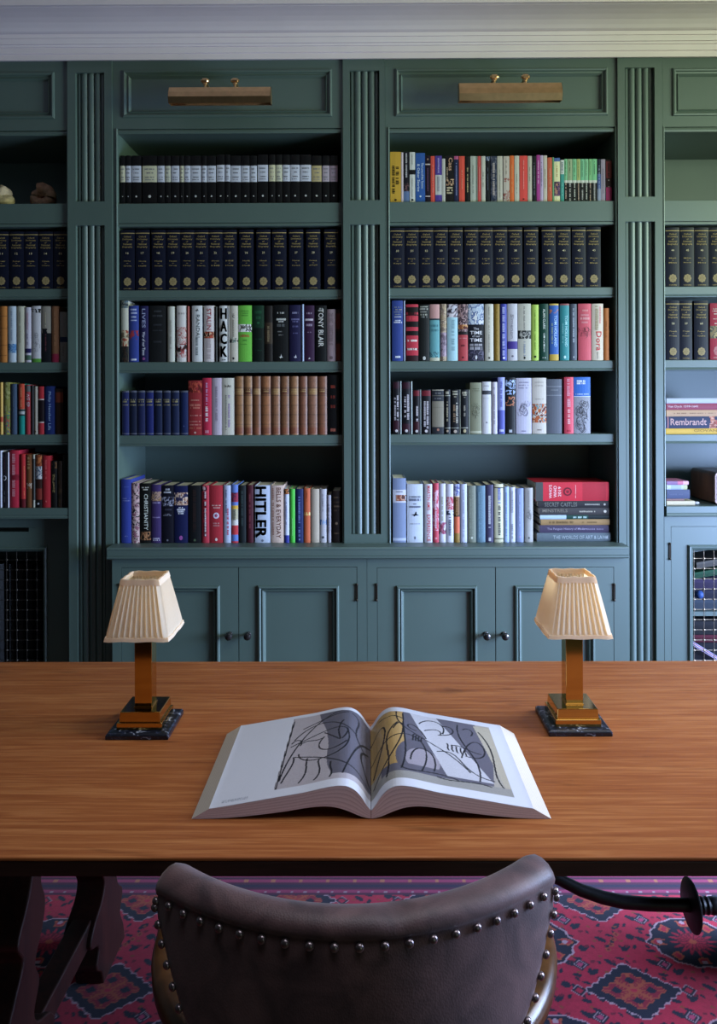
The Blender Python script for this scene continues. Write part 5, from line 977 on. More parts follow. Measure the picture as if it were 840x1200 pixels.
def lamp(label, fx0, fx1, fy, rz):
    p0, p1 = atz(fx0, fy, TZ), atz(fx1, fy, TZ); w = (p1.x - p0.x); cx = (p0.x + p1.x) / 2; cy = (p0.y + p1.y) / 2 + w / 2
    t = thing('table_lamp', label, 'lamp', (cx, cy, TZ), 'pair of brass table lamps on the library table')
    h = w / 2; z = TZ + .0003
    def fr(m, a0, z0, a1, z1):
        m.add([(cx + s * a, cy + r * a, zz) for a, zz in ((a0, z0), (a1, z1)) for s, r in ((-1, -1), (1, -1), (1, 1), (-1, 1))],
              [(3, 2, 1, 0), (4, 5, 6, 7), (0, 1, 5, 4), (1, 2, 6, 5), (2, 3, 7, 6), (3, 0, 4, 7)])
    m = MB(); fr(m, h, z, h, z + .010); fr(m, h - .0005, z + .0101, h - .004, z + .014)
    m.build('marble_base', MARBLE, t, bevel=.0012)
    m = MB(); fr(m, h - .020, z + .0142, h - .020, z + .031); m.build('brass_foot', BRASS, t, bevel=.0015)
    m = MB(); fr(m, h - .0245, z + .0312, h - .0265, z + .054); m.build('brass_block', BRASS, t, bevel=.0012)
    m = MB(); fr(m, .0225, z + .0542, .0225, z + .0560); fr(m, .0205, z + .0561, .0205, z + .235); m.build('brass_column', BRASS, t, bevel=.0008)
    m = MB(); m.lathe((cx, cy, z + .2352), (0, 0, 1), [(.016, 0), (.016, .03), (.013, .034)], 14); m.build('bulb_holder', simple('ivory_bulb_holder', 'cfc4b0'), t, smooth=True)
    m = MB(); m.lathe((cx, cy, z + .2695), (0, 0, 1), [(.010, 0), (.012, .012), (.018, .03), (.017, .045), (.010, .056), (.002, .06)], 14); m.build('bulb', simple('pearl_bulb', 'e6e2da', rough=.3), t, smooth=True)
    # pleated four-sided shade: outside pleats, flat bands top and bottom
    zb, zt = TZ + .229, TZ + .366; hb, ht = .0745, .0435
    m = MB(); NP = 44
    def side(k, u):
        "unit square perimeter with rounded corners"
        c = [(-1, -1), (1, -1), (1, 1), (-1, 1)]; a = c[k]; b_ = c[(k + 1) % 4]
        return a[0] + (b_[0] - a[0]) * u, a[1] + (b_[1] - a[1]) * u
    def ring(s, zz, amp):
        vs = []
        for k in range(4):
            nx, ny = [(0, -1), (1, 0), (0, 1), (-1, 0)][k]
            for i in range(NP):
                u = i / NP; x, y = side(k, u); ph = (i % 4); d = (0, 1, .75, .35)[ph] * amp * (0 if i in (0,) else 1)
                cr_ = 1.0 - .04 * max(0, (abs(u - .5) * 2) ** 8)
                vs.append((cx + x * s * cr_ + nx * d, cy + y * s * cr_ + ny * d, zz))
        return vs
    levels = [(0, .0), (.04, .002), (.12, .0034), (.5, .004), (.88, .0036), (.95, .002), (1, 0)]
    V = []; 
    for f, a in levels: V += ring(hb + (ht - hb) * f, zb + (zt - zb) * f, a)
    n = 4 * NP
    m.add(V, [(j * n + i, j * n + (i + 1) % n, (j + 1) * n + (i + 1) % n, (j + 1) * n + i) for j in range(len(levels) - 1) for i in range(n)])
    sh = m.build('lamp_shade', SHADE, t, smooth=True, angle=50)
    for f0, f1, ex in ((-.004, .062, .0034), (.90, 1.004, .0030)):
        m = MB(); R0 = []
        prof = [(f0, .0), (f0 + .003, ex), (f1 - .003, ex), (f1, .0)] if f0 < .5 else [(f0, .001), (f0 + .004, ex), (f1 - .002, ex), (f1, -.001), (f0 + .01, -.002)]
        for f, e in prof:
            s = hb + (ht - hb) * f + e
            for k in range(4):
                for i in range(12):
                    x, y = side(k, i / 12); cr_ = 1.0 - .03 * max(0, (abs(i / 12 - .5) * 2) ** 8); wob = .0008 * math.sin(i * 5 + k * 3 + f0 * 9)
                    R0.append((cx + x * s * cr_, cy + y * s * cr_, zb + (zt - zb) * f + wob))
        nn = 48; m.add(R0, [(j * nn + i, j * nn + (i + 1) % nn, (j + 1) * nn + (i + 1) % nn, (j + 1) * nn + i) for j in range(len(prof) - 1) for i in range(nn)])
        m.build('shade_trim', SHADE, sh, smooth=True, angle=50)
    return t
lamp('small brass lamp with pleated cream shade at left of the open book', 123, 197, 867.5, 0)
lamp('small brass lamp with pleated cream shade at right of the open book', 643.5, 718, 863.5, 0)

# ================================================================ OPEN ART BOOK
BY0 = 1.413; BL = .36; GX = .005
ob = thing('open_book', 'large open art book showing abstract line pictures on the table', 'book', (GX, BY0 + BL / 2, TZ))
topk = [(0, .0095), (.03, .030), (.07, .049), (.12, .060), (.17, .064), (.25, .0615), (.33, .056), (.43, .049), (.57, .042), (.71, .0345), (.85, .027), (1, .0195)]
botk = [(0, .0006), (.05, .0035), (.12, .015), (.2, .0235), (.28, .0245), (.36, .0215), (.46, .0155), (.57, .0105), (.70, .0055), (.82, .002), (.92, .0006), (1, .0006)]
def interp(k, u): return float(np.interp(u, [a for a, _ in k], [b for _, b in k]))
def smoothk(k, u, w=.035):
    return sum(interp(k, min(1, max(0, u + d * w))) for d in (-1, -.5, 0, .5, 1)) / 5
def bez(p, n=40):
    t = np.linspace(0, 1, n)[:, None]; p = np.array(p, float); d = len(p) - 1
    return sum(math.comb(d, i) * (1 - t) ** (d - i) * t ** i * p[i] for i in range(d + 1))
def art(side, U, V):
    """original abstract: flat grey and tan fields with flowing dark lines; U across from gutter (m), V up the page (m)"""
    rng = np.random.RandomState(3 + side)
    H, W = U.shape; img = np.empty((H, W, 3)); img[:] = hx('c4c6d0')[:3]
    noise = rng.rand(H, W)[..., None]
    def fill(mask, c): img[mask] = (np.array(hx(c)[:3]) * (.92 + .16 * noise[mask]))
    if side == 0:
        A = (U < .187 - .01 * (V / .36)) & (V > .028) & (V < .345)
        fill(A, 'a39da3')
        bd = .105 - .10 * np.clip((.22 - V) / .22, 0, 1) ** 1.2 * .55 + .012 * np.sin(V * 22)
        fill(A & (U < bd) & (V > .05), '585662')
        lines = [[(.18, .06), (.17, .2), (.12, .33), (.06, .345)], [(.165, .23), (.12, .34), (.06, .28), (.03, .23)], [(.17, .20), (.10, .26), (.02, .29), (.06, .20)], [(.15, .16), (.15, .10), (.02, .10), (.05, .25)],
                 [(.10, .22), (.13, .16), (.08, .13), (.05, .19)], [(.04, .33), (.0, .30), (.06, .24), (.01, .18)], [(.055, .05), (.035, .15), (.02, .22), (.0, .24)], [(.0, .07), (.02, .13), (.03, .16), (.005, .20)],
                 [(.16, .15), (.10, .14), (.06, .09), (.0, .06)], [(.175, .05), (.165, .10), (.155, .12), (.16, .15)], [(.14, .04), (.12, .08), (.135, .11), (.13, .135)], [(.11, .04), (.09, .07), (.11, .10), (.105, .12)], [(.08, .04), (.07, .06), (.085, .08), (.08, .10)],
                 [(.15, .28), (.11, .31), (.08, .33), (.05, .335)], [(.17, .215), (.16, .24), (.145, .225), (.15, .20)], [(.145, .21), (.135, .225), (.12, .205), (.105, .215)], [(.06, .29), (.09, .22), (.03, .15), (.10, .24)]]
        frame = [[(.187, .028), (.178, .345)], [(.183, .03), (.175, .33)]]
        txt = (V > .013) & (V < .022) & (U > .235) & (U < .285); img[txt & (noise[..., 0] > .5)] = hx('8c909c')[:3]
    else:
        A = (U < .275 - .0 * V) & (V > .030) & (V < .338)
        fill(A, '9c968c')
        fill(A & (U < .262 - .05 * np.abs(V - .2) / .2 * .6) & (U > .02), '5a5864')
        fill(A & (U < .075 - .04 * np.clip((.2 - V) / .2, 0, 1)) & (V > .09), 'a88a58')
        fill(A & ((U - .11) ** 2 / .06 ** 2 + (V - .12) ** 2 / .09 ** 2 < 1), '55535f')
        band = (U > .10 + (.30 - V) * .22) & (U < .165 + (.30 - V) * .34) & (V > .07)
        fill(A & band, 'b0b0b8')
        fill(A & (((U - .105) / .035) ** 2 + ((V - .115) / .05) ** 2 < 1) & (V > .09), '8c8690')
        fill(A & (U > .235) & (V < .33) & (U > .25 - .1 * (V - .2)), 'a39c8c')
        fill(A & (V < .06), '8a8884')
        lines = [[(.005, .06), (.09, .20), (.08, .34), (.05, .25)], [(.0, .16), (.10, .30), (.14, .18), (.10, .07)], [(.06, .335), (.05, .22), (.14, .24), (.20, .10)], [(.075, .33), (.07, .2), (.08, .15), (.06, .07)], [(.08, .11), (.09, .21), (.15, .17), (.125, .08)],
                 [(.06, .075), (.08, .05), (.12, .09), (.17, .06)], [(.11, .29), (.13, .34), (.18, .32), (.16, .26)], [(.165, .30), (.19, .31), (.20, .26), (.15, .25)], [(.14, .17), (.20, .20), (.17, .09), (.245, .08)], [(.19, .16), (.24, .36), (.28, .14), (.20, .17)],
                 [(.20, .32), (.18, .22), (.24, .18), (.215, .07)], [(.245, .30), (.28, .2), (.24, .12), (.26, .06)], [(.0, .25), (.03, .31), (.05, .27), (.005, .10)], [(.02, .32), (.05, .30), (.04, .33), (.075, .30)], [(.10, .25), (.06, .26), (.10, .32), (.12, .22)],
                 [(.21, .30), (.22, .32), (.24, .30), (.225, .275)], [(.13, .06), (.16, .045), (.20, .07), (.235, .055)], [(.175, .21), (.20, .22), (.21, .19), (.235, .19)], [(.12, .26), (.14, .28), (.16, .28), (.155, .255)],
                 [(.03, .05), (.05, .16), (.01, .20), (.06, .28)]] + [[(.165 + .009 * k, .215 - .004 * k), (.168 + .009 * k, .205), (.162 + .009 * k, .195), (.166 + .009 * k, .185 - .003 * k)] for k in range(5)] + [[(.095 + .006 * k, .23 - .004 * k), (.09 + .006 * k, .225), (.092 + .006 * k, .21), (.09 + .006 * k, .20)] for k in range(4)]
        frame = []
    ink = np.zeros((H, W), bool)
    for w, ls in ((.00135, lines), (.0011, frame)):
        for l in ls:
            P = bez(l, 260)
            d = np.full((H, W), 9.)
            for q in P: d = np.minimum(d, (U - q[0]) ** 2 + (V - q[1]) ** 2)
            ink |= (d < w * w * 1.7)
    img[ink & A] = hx('14151c')[:3]
    return img
NU, NV = 250, 270
for side, sg in ((0, -1), (1, 1)):
    wt, wb = .305, .338
    m = MB(); nU = 40; LAY = 16
    # page block: layered front / back / fore edges
    rings = []
    for j in range(LAY + 1):
        f = j / LAY; r = []
        for i in range(nU + 1):
            u = i / nU; w = wb + (wt - wb) * f
            zt_, zb_ = smoothk(topk, u) - .0004, smoothk(botk, u)
            r.append((GX + sg * (.0005 + u * w), TZ + zb_ + (zt_ - zb_) * f))
        rings.append(r)
    cols = [hx('c8b6ba'), hx('bba8ad'), hx('cdbcc0')]
    for j in range(LAY):
        c = cols[j * 7 % 3]
        for Y in (BY0, BY0 + BL):
            vs = [(x, Y, z) for x, z in rings[j]] + [(x, Y, z) for x, z in rings[j + 1]]; k = nU + 1
            m.add(vs, [(i, i + 1, k + i + 1, k + i) for i in range(nU)], c)
        a, b_ = rings[j][-1], rings[j + 1][-1]
        m.add([(a[0], BY0, a[1]), (a[0], BY0 + BL, a[1]), (b_[0], BY0 + BL, b_[1]), (b_[0], BY0, b_[1])], [(0, 1, 2, 3)], hx('b5aca0') if j % 2 else hx('bdb4a7'))
    vs = [(x, Y, z) for Y in (BY0, BY0 + BL) for x, z in rings[0]]; k = nU + 1
    m.add(vs, [(i, i + 1, k + i + 1, k + i) for i in range(nU)], hx('8a8078'))
    vs = [(x, Y, z) for Y in (BY0, BY0 + BL) for x, z in rings[-1]]
    m.add(vs, [(i, i + 1, k + i + 1, k + i) for i in range(nU)], hx('d8dae2'))
    m.build('page_block', PAGEM, ob, weld=True)
    # printed top page with its picture as vertex colours
    u = np.linspace(0, 1, NU + 1); v = np.linspace(0, 1, NV + 1); zc = np.array([smoothk(topk, a) for a in u])
    # arc-length position across the page
    ds = np.hypot(np.diff(u * wt), np.diff(zc)); s = np.concatenate([[0], np.cumsum(ds)])
    verts = [(GX + sg * (.0005 + a * wt) - GX, BY0 + b * BL - BY0 - BL / 2, float(zc[i]) + .0002) for b in v for i, a in enumerate(u)]
    fs = [(j * (NU + 1) + i, j * (NU + 1) + i + 1, (j + 1) * (NU + 1) + i + 1, (j + 1) * (NU + 1) + i) for j in range(NV) for i in range(NU)]
    if sg < 0: fs = [f[::-1] for f in fs]
    me = bpy.data.meshes.new('printed_page'); me.from_pydata(verts, [], fs); me.materials.append(None)
    Ug, Vg = np.meshgrid(u * wt, v * BL); col = art(side, Ug, Vg)
    ca = me.color_attributes.new('Col', 'FLOAT_COLOR', 'POINT'); buf = np.ones(((NU + 1) * (NV + 1), 4), np.float32); buf[:, :3] = col.reshape(-1, 3); ca.data.foreach_set('color', buf.ravel())
    me.materials[0] = PRINT if 'PRINT' in globals() else globals().setdefault('PRINT', attrmat('printed_paper', rough=.42, var=.03, scale=200, bump=.01, spec=.4))
    me.polygons.foreach_set('use_smooth', [True] * len(fs)); me.update()
    o = bpy.data.objects.new('printed_page', me); C.objects.link(o); o.parent = ob
    o['label'] = 'left page with grey abstract picture' if side == 0 else 'right page with tan and grey abstract picture'

# ================================================================ RUG
rx0, rx1, ry0, ry1 = -2.05, 2.05, -.4, 2.475
def cells(a0, a1, st): return np.linspace(a0, a1, int((a1 - a0) / st) + 1)
gx = cells(-1.6, 1.5, .0036); gy = cells(.95, ry1, .0036)
GXX, GYY = np.meshgrid(gx, gy)
rr = np.random.RandomState(11)
def col3(h): return np.array(hx(h)[:3])
RED, RED2, NAVY, ORG, WHT, PNK, DRED = [col3(c) for c in ('b41f3e', '8e1632', '17182f', 'b8553a', 'b898a4', 'b84068', '740e2c')]
img = np.empty(GXX.shape + (3,)); img[:] = RED
hn = np.sin(GXX * 311.7 + GYY * 74.7) * 43758.5453; hn = hn - np.floor(hn)
cn = np.sin(np.floor(GXX * 90) * 12.9898 + np.floor(GYY * 90) * 78.233) * 43758.5453; cn = cn - np.floor(cn)
img = img * (.86 + .12 * hn + .16 * cn)[..., None]
def lat(ox, oy, sx, sy):
    a = (GXX - ox) / sx; b_ = (GYY - oy) / sy
    ra, rb = np.round(a), np.round(b_); return (a - ra) * sx, (b_ - rb) * sy, ra, rb
field = GYY < 2.335
# small leaves and buds scattered between the medallions
for ox, oy, sx, sy, ang, c, la, lb in [(.03, .01, .115, .0875, .7, NAVY, .017, .008), (.085, .045, .115, .0875, -.7, NAVY, .017, .008), (.06, .055, .229, .175, .2, NAVY, .012, .012), (.0, .03, .1145, .175, 1.2, NAVY, .013, .006), (.1, .0, .229, .0875, -.2, NAVY, .013, .006), (.04, .02, .0572, .0583, .4, DRED, .007, .005), (.0, .06, .115, .0875, -.3, NAVY, .012, .005), (.06, .015, .0763, .0875, 1.0, NAVY, .010, .0045), (.02, .075, .0763, .0583, -1.0, NAVY, .008, .004), (.03, .04, .0763, .0583, .0, ORG * .55, .006, .004)]:
    dx, dy, _, _ = lat(ox, oy, sx, sy); c_, s_ = math.cos(ang), math.sin(ang); a = dx * c_ + dy * s_; b_ = -dx * s_ + dy * c_
    img[(a / la) ** 2 + (b_ / lb) ** 2 < 1] = c
# buds: little outlined squares on the cross axes
for ox, oy in ((.69 + .229 / 2, 2.31 - .085), (.69 - .229 / 2, 2.31 - .085)):
    dx, dy, _, _ = lat(ox, oy, .4575, .175); p = np.abs(dx) / .022 + np.abs(dy) / .020
    img[p < 1.15] = NAVY; img[p < .86] = WHT * .8; img[p < .70] = NAVY; img[p < .45] = PNK
for ox, oy in ((.69, 2.31 - .175 / 1),):
    dx, dy, _, _ = lat(ox, oy, .4575, .35)
    for q in (-.03, -.01, .01, .03):
        r = np.hypot(dx - q * .7, dy - q) / .008; img[r < 1] = ORG * .8; img[r < .5] = DRED
# diamonds
def diamond(ox, oy, sx, sy):
    dx, dy, _, _ = lat(ox, oy, sx, sy)
    p = np.abs(dx) / .125 + np.abs(dy) / .094; st_ = np.abs(np.mod(np.abs(dx) * 46, 1) - .5) * .16
    p = p + st_
    img[p < 1.075] = WHT; img[p < 1.03] = NAVY; img[p < .72] = ORG * .9; img[p < .68] = RED2
    a = np.abs(dx) / .125; b_ = np.abs(dy) / .094; arm = (np.abs(a - b_) < .055) | (np.minimum(a, b_) < .03); img[(p < .66) & arm] = ORG * .85
    feather = (np.abs(np.mod((a + b_) * 9, 1) - .5) < .2) & (np.abs(a - b_) < .17); img[(p < .64) & feather] = ORG * .8
    for u_, v_ in ((-.36, 0), (.36, 0), (0, .36), (0, -.36)):
        img[(np.abs(dx / .125 - u_) + np.abs(dy / .094 - v_) < .13)] = NAVY
    img[np.hypot(dx / .125, dy / .094) < .07] = RED
    for s_ in (-1, 1):
        r = np.abs(dx - s_ * .142) / .020 + np.abs(dy) / .018; img[r < 1.12] = WHT * .8; img[r < 1] = NAVY; img[r < .6] = RED
def roundel(ox, oy, sx, sy):
    dx, dy, _, _ = lat(ox, oy, sx, sy); r = np.hypot(dx / .118, dy / .098); th = np.arctan2(dy / .098, dx / .118)
    r2 = r + .05 * np.abs(np.sin(th * 7)) - .12 * np.exp(-(np.abs(np.sin(th)) / .12) ** 2)
    img[r2 < 1.03] = WHT; img[r2 < .985] = NAVY
    pet = np.cos(th * 8) > .25; img[(r2 < .90) & (r2 > .66) & pet] = ORG; img[(r2 < .85) & (r2 > .72) & (np.cos(th * 8) > .6)] = RED
    img[(r2 < .66)] = NAVY; st_ = .44 + .13 * np.cos(th * 16); img[r < st_] = RED; img[(r > st_ - .05) & (r < st_)] = RED2; img[(r < .36) & (np.cos(th * 16) > .2)] = DRED; img[r < .09] = ORG
    for a in (0, math.pi / 2, math.pi, -math.pi / 2):
        q = np.hypot(dx / .118 - .80 * math.cos(a), dy / .098 - .80 * math.sin(a)); img[q < .07] = WHT
diamond(.69, 2.31, .4575, .35); roundel(.69 + .229, 2.31 - .175, .4575, .35)
# striped end border
e = ~field; s_ = (GYY - 2.335) / .14
bcol = np.where((np.floor(s_ * 11) % 2 == 0)[..., None], col3('4c1838'), col3('96305a'))
bcol = np.where((np.floor(s_ * 11) % 5 == 3)[..., None], col3('28183a'), bcol)
mot = (np.abs(np.sin(GXX * 36)) > .975) & (np.abs(s_ - .50) < .06); bcol[mot] = col3('b06a50')
dots = (np.sin(GXX * 150) > .8) & (np.abs(s_ - .12) < .025); bcol[dots] = WHT * .8
dots = (np.sin(GXX * 190) > .4) & (np.abs(s_ - .82) < .05); bcol[dots] = col3('d87090')
img[e] = bcol[e]
ny_, nx_ = GXX.shape
verts = np.stack([GXX.ravel(), GYY.ravel(), np.full(GXX.size, .008)], 1)
idx = np.arange(nx_ * ny_).reshape(ny_, nx_); fq = np.stack([idx[:-1, :-1].ravel(), idx[:-1, 1:].ravel(), idx[1:, 1:].ravel(), idx[1:, :-1].ravel()], 1)
me = bpy.data.meshes.new('rug'); 
# plus a plain thick body underneath, so the rug has an edge
base = MB(); base.box(-1.6, 1.5, .95, ry1, .0005, .0076)
nb = len(verts); allv = np.concatenate([verts, np.array(base.v)]); 
me.from_pydata(allv.tolist(), [], fq.tolist() + [tuple(i + nb for i in f) for f in base.f])
ca = me.color_attributes.new('Col', 'FLOAT_COLOR', 'POINT'); buf = np.ones((len(allv), 4), np.float32); buf[:nb, :3] = img.reshape(-1, 3); buf[nb:, :3] = DRED; ca.data.foreach_set('color', buf.ravel())
me.materials.append(attrmat('wool_rug_pile', rough=.95, var=.22, scale=420, bump=.5, spec=.1, sheen=.2)); me.update()
rug = bpy.data.objects.new('rug', me); C.objects.link(rug); tag(rug, 'red oriental rug with navy medallions under the table', 'rug')

# ================================================================ DESK CHAIR
CX, CR, CYC = -.016, .382, .93 + .382
LEA, nt, b = newmat('brown_hide_leather'); Ln = nt.links.new
tc = N(nt, 'ShaderNodeTexCoord'); n1 = N(nt, 'ShaderNodeTexNoise'); n1.inputs['Scale'].default_value = 14; n1.inputs['Distortion'].default_value = 1.0; n1.inputs['Detail'].default_value = 6; n2 = N(nt, 'ShaderNodeTexVoronoi'); n2.inputs['Scale'].default_value = 420
mp = N(nt, 'ShaderNodeMapping'); mp.inputs['Scale'].default_value = (1, 1, .8); Ln(tc.outputs['Object'], mp.inputs['Vector']); Ln(mp.outputs[0], n2.inputs['Vector']); Ln(tc.outputs['Object'], n1.inputs['Vector'])
cr = N(nt, 'ShaderNodeValToRGB'); cr.color_ramp.elements[0].position = .35; cr.color_ramp.elements[0].color = hx('38262a'); cr.color_ramp.elements[1].position = .7; cr.color_ramp.elements[1].color = hx('624849')
Ln(n1.outputs['Fac'], cr.inputs['Fac']); Ln(cr.outputs['Color'], b.inputs['Base Color']); b.inputs['Roughness'].default_value = .52; b.inputs['Specular IOR Level'].default_value = .45; b.inputs['Sheen Weight'].default_value = .15
bp = N(nt, 'ShaderNodeBump'); bp.inputs['Strength'].default_value = .22; bp.inputs['Distance'].default_value = .0008; Ln(n2.outputs['Distance'], bp.inputs['Height']); Ln(bp.outputs[0], b.inputs['Normal'])
chair = thing('desk_chair', 'brown leather tub desk chair with nail-studded curved back', 'chair', (CX, 1.2, 0))
CROT = math.radians(2.2)
def crot(p):
    x, y = p[0] - CX, p[1] - 1.05; c_, s_ = math.cos(CROT), math.sin(CROT)
    return (CX + x * c_ - y * s_, 1.05 + x * s_ + y * c_, p[2])
def amax(h): return math.radians(float(np.interp(h, [.62, .66, .735, .80, .86, .885], [27, 30.5, 39, 44.5, 48.2, 48.4])))
def backpt(a, r, h): return (CX + (CR + r) * math.sin(a), CYC - (CR + r) * math.cos(a), h)
sec = [(0, .665), (.002, .70), (.003, .74), (.003, .78), (.002, .82), (.000, .85), (-.001, .868), (-.003, .876), (-.0005, .880), (.001, .887), (-.003, .895), (-.012, .901), (-.025, .903), (-.038, .900), (-.048, .893), (-.054, .882), (-.057, .86), (-.055, .80), (-.052, .74), (-.050, .665)]
m = MB(); NA = 72; n = len(sec)
vs = []
for i in range(NA + 1):
    s_ = -1 + 2 * i / NA
    for r, h in sec:
        endt = max(0, (abs(s_) - .94) / .06)
        out = min(1, max(0, 1 + r / .05)); hh = h - (h > .84) * out * (.014 * abs(s_) ** 4 + .008 * endt ** 2) - (h > .86) * (1 - out) * .008 * abs(s_) ** 4
        rr_ = r + (-.027 - r) * .18 * endt ** 2
        a = s_ * amax(h) * (1 - .0)
        pinch = .004 * math.exp(-((s_ - .16) / .07) ** 2) * (1 if -.03 < r < .002 and h > .88 else 0)
        vs.append(crot(backpt(a, rr_, hh - pinch)))
m.add(vs, [(i * n + k, (i + 1) * n + k, (i + 1) * n + (k + 1) % n, i * n + (k + 1) % n) for i in range(NA) for k in range(n)])
m.add(vs[:n], [tuple(range(n))]); m.add(vs[-n:], [tuple(range(n))[::-1]])
m.build('upholstered_back', LEA, chair, smooth=True, angle=75)
def nail(p, d):
    q = MB(); q.lathe(p, d, [(.0056, -.001), (.0058, .0010), (.0050, .0030), (.0032, .0044), (.0008, .0050)], 14)
    return q.build('nail', NAILM, chair, smooth=True, angle=80)
K = 10
for k in range(-K, K + 1):
    s_ = k / K; a = s_ * amax(.868) * .97; h = .8715 - .012 * abs(s_) ** 3 - (.004 if abs(k) == K else 0)
    p = crot(backpt(a, .0005, h)); d = Vector(crot(backpt(a, .1, h))) - Vector(p); nail(p, d)
for sg in (-1, 1):
    for h in (.848, .828, .806, .783, .760, .737, .714, .691):
        a = sg * (amax(h) * .985); p = crot(backpt(a, .0025, h)); d = Vector(crot(backpt(a, .1, h))) - Vector(p); nail(p, d)
# bentwood hoop arm rail, round behind the back and forward to the arms
hp = []
for i in range(41):
    ph = math.radians(-90 + 180 * i / 40); hp.append((CX + .296 * math.sin(ph), 1.225 - .278 * math.cos(ph), .678))
hp = [(CX - .303, 1.47, .676), (CX - .305, 1.38, .678), (CX - .302, 1.30, .678)] + hp + [(CX + .302, 1.30, .678), (CX + .305, 1.38, .678), (CX + .303, 1.47, .676)]
m = MB(); nn = len(hp); ring = []
profh = [(-.024, -.012), (-.019, -.019), (.019, -.019), (.024, -.012), (.025, .004), (.020, .014), (.012, .019), (-.012, .019), (-.020, .014), (-.025, .004)]
for i, p in enumerate(hp):
    t = Vector(hp[min(i + 1, nn - 1)]) - Vector(hp[max(i - 1, 0)]); t.normalize(); sd = Vector((t.y, -t.x, 0)).normalized()
    for a, b_ in profh: q = Vector(p) + sd * a + Vector((0, 0, b_)); ring.append(crot(q))
k = len(profh)
m.add(ring, [(i * k + j, i * k + (j + 1) % k, (i + 1) * k + (j + 1) % k, (i + 1) * k + j) for i in range(nn - 1) for j in range(k)] + [tuple(range(k)), tuple(range((nn - 1) * k, nn * k))[::-1]])
m.build('arm_rail', CHAIRWOOD, chair, smooth=True, angle=50)
for ph in (-88, -62, -38, 38, 62, 88):
    r_ = math.radians(ph); p0 = Vector((CX + .292 * math.sin(r_), 1.225 - .274 * math.cos(r_), .662)); p1 = Vector((CX + .255 * math.sin(r_), 1.235 - .225 * math.cos(r_), .455))
    m = MB(); ps = [crot(p0.lerp(p1, f)) for f in (0, .15, .3, .5, .7, .85, 1)]; m.tube(ps, [.012, .013, .018, .014, .019, .013, .012], 10); m.build('spindle', CHAIRWOOD, chair, smooth=True)
m = MB(); pol = []
for i in range(40):
    a = 2 * math.pi * i / 40; q = crot((CX + .275 * math.copysign(abs(math.cos(a)) ** .75, math.cos(a)), 1.245 + .25 * math.copysign(abs(math.sin(a)) ** .75, math.sin(a)), 0)); pol.append((q[0], q[1]))
m.prism(pol, 'z', .425, .462); m.build('seat_frame', CHAIRWOOD, chair, bevel=.008, seg=3)
m = MB()
def cush(u, v):
    a = u * 2 * math.pi; r = min(1, v * 1.02); x = .245 * r * math.copysign(abs(math.cos(a)) ** .75, math.cos(a)); y = .22 * r * math.copysign(abs(math.sin(a)) ** .75, math.sin(a))
    return crot((CX + x, 1.245 + y, .4625 + .035 * (1 - r ** 4)))
m.grid(cush, 40, 8); m.build('seat_cushion', LEA, chair, smooth=True, angle=80)
m = MB(); m.lathe((CX, 1.24, .11), (0, 0, 1), [(.03, 0), (.045, .03), (.035, .08), (.05, .14), (.03, .2), (.028, .27), (.08, .30), (.10, .315)], 20); m.build('pedestal', CHAIRWOOD, chair, smooth=True)
for k in range(4):
    a = math.pi / 4 + k * math.pi / 2; d = Vector((math.cos(a), math.sin(a), 0)); c0 = Vector((CX, 1.24, 0))
    m = MB(); m.tube([c0 + d * .03 + Vector((0, 0, .17)), c0 + d * .12 + Vector((0, 0, .145)), c0 + d * .22 + Vector((0, 0, .085)), c0 + d * .28 + Vector((0, 0, .045)), c0 + d * .30 + Vector((0, 0, .03))], [.026, .024, .02, .018, .018], 10)
    m.build('leg', CHAIRWOOD, chair, smooth=True)

# ================================================================ SMALL THINGS ON THE OUTER SHELVES
def lumpy(m, c, r, sc, seed, col, amp=.18, n=30, f=1.0):
    rg = random.Random(seed); ks = [(Vector((rg.uniform(-1, 1), rg.uniform(-1, 1), rg.uniform(-1, 1))) * rg.uniform(2, 6) * f, rg.uniform(0, 6)) for _ in range(9)]
    c = Vector(c)
    def P(u, v):
        a = u * 2 * math.pi; b_ = (v - .5) * math.pi; d = Vector((math.cos(a) * math.cos(b_), math.sin(a) * math.cos(b_), math.sin(b_)))
        k = 1 + amp * sum(math.sin(w.dot(d) + p) for w, p in ks) / 4
        return c + Vector((d.x * sc[0], d.y * sc[1], d.z * sc[2])) * r * k
    m.grid(P, n, n // 2, col)
FOS = attrmat('fossil_stone', rough=.7, var=.55, scale=70, bump=.8)
Yf = F + .13
def fossil(name, label, px, py, wpx, seed, c1, c2, zb, cat='fossil'):
    q = at(px, py, Yf); s_ = Yf / FPX; r = wpx * s_ / 2
    t = thing(name, label, cat, (q.x, Yf, zb), 'fossil shells on the far left top shelf')
    # coiled shell: tube growing along a flat spiral, tilted towards the viewer
    m = MB(); pts = []; rs = []
    for i in range(70):
        f = i / 69; a = f * 2.1 * 2 * math.pi + seed; rad = r * (.12 + .56 * f)
        pts.append((q.x + rad * math.cos(a), Yf - .012 + .02 * (1 - f) , zb + r * .84 + rad * math.sin(a) * .78)); rs.append(r * (.08 + .27 * f) * (1 + .07 * math.sin(i * 1.9)))
    m.tube(pts, rs, 14, hx(c1)); m.v = [(x, y, max(z, zb + .0005)) for x, y, z in m.v]
    m.build('coiled_shell', FOS, t, smooth=True, angle=80)
    m = MB(); lumpy(m, (q.x - r * .05, Yf + .03, zb + r * .62), r * .8, (1, .6, .74), seed * 7 + 1, hx(c2)); m.v = [(x, y, max(z, zb + .0005)) for x, y, z in m.v]
    m.build('matrix_stone', FOS, t, smooth=True, angle=80)
fossil('ammonite_fossil', 'brown coiled fossil shell right of the cream one', 49.5, 224, 37, 1.2, 'b08a6c', '7a4a34', tFL[0])
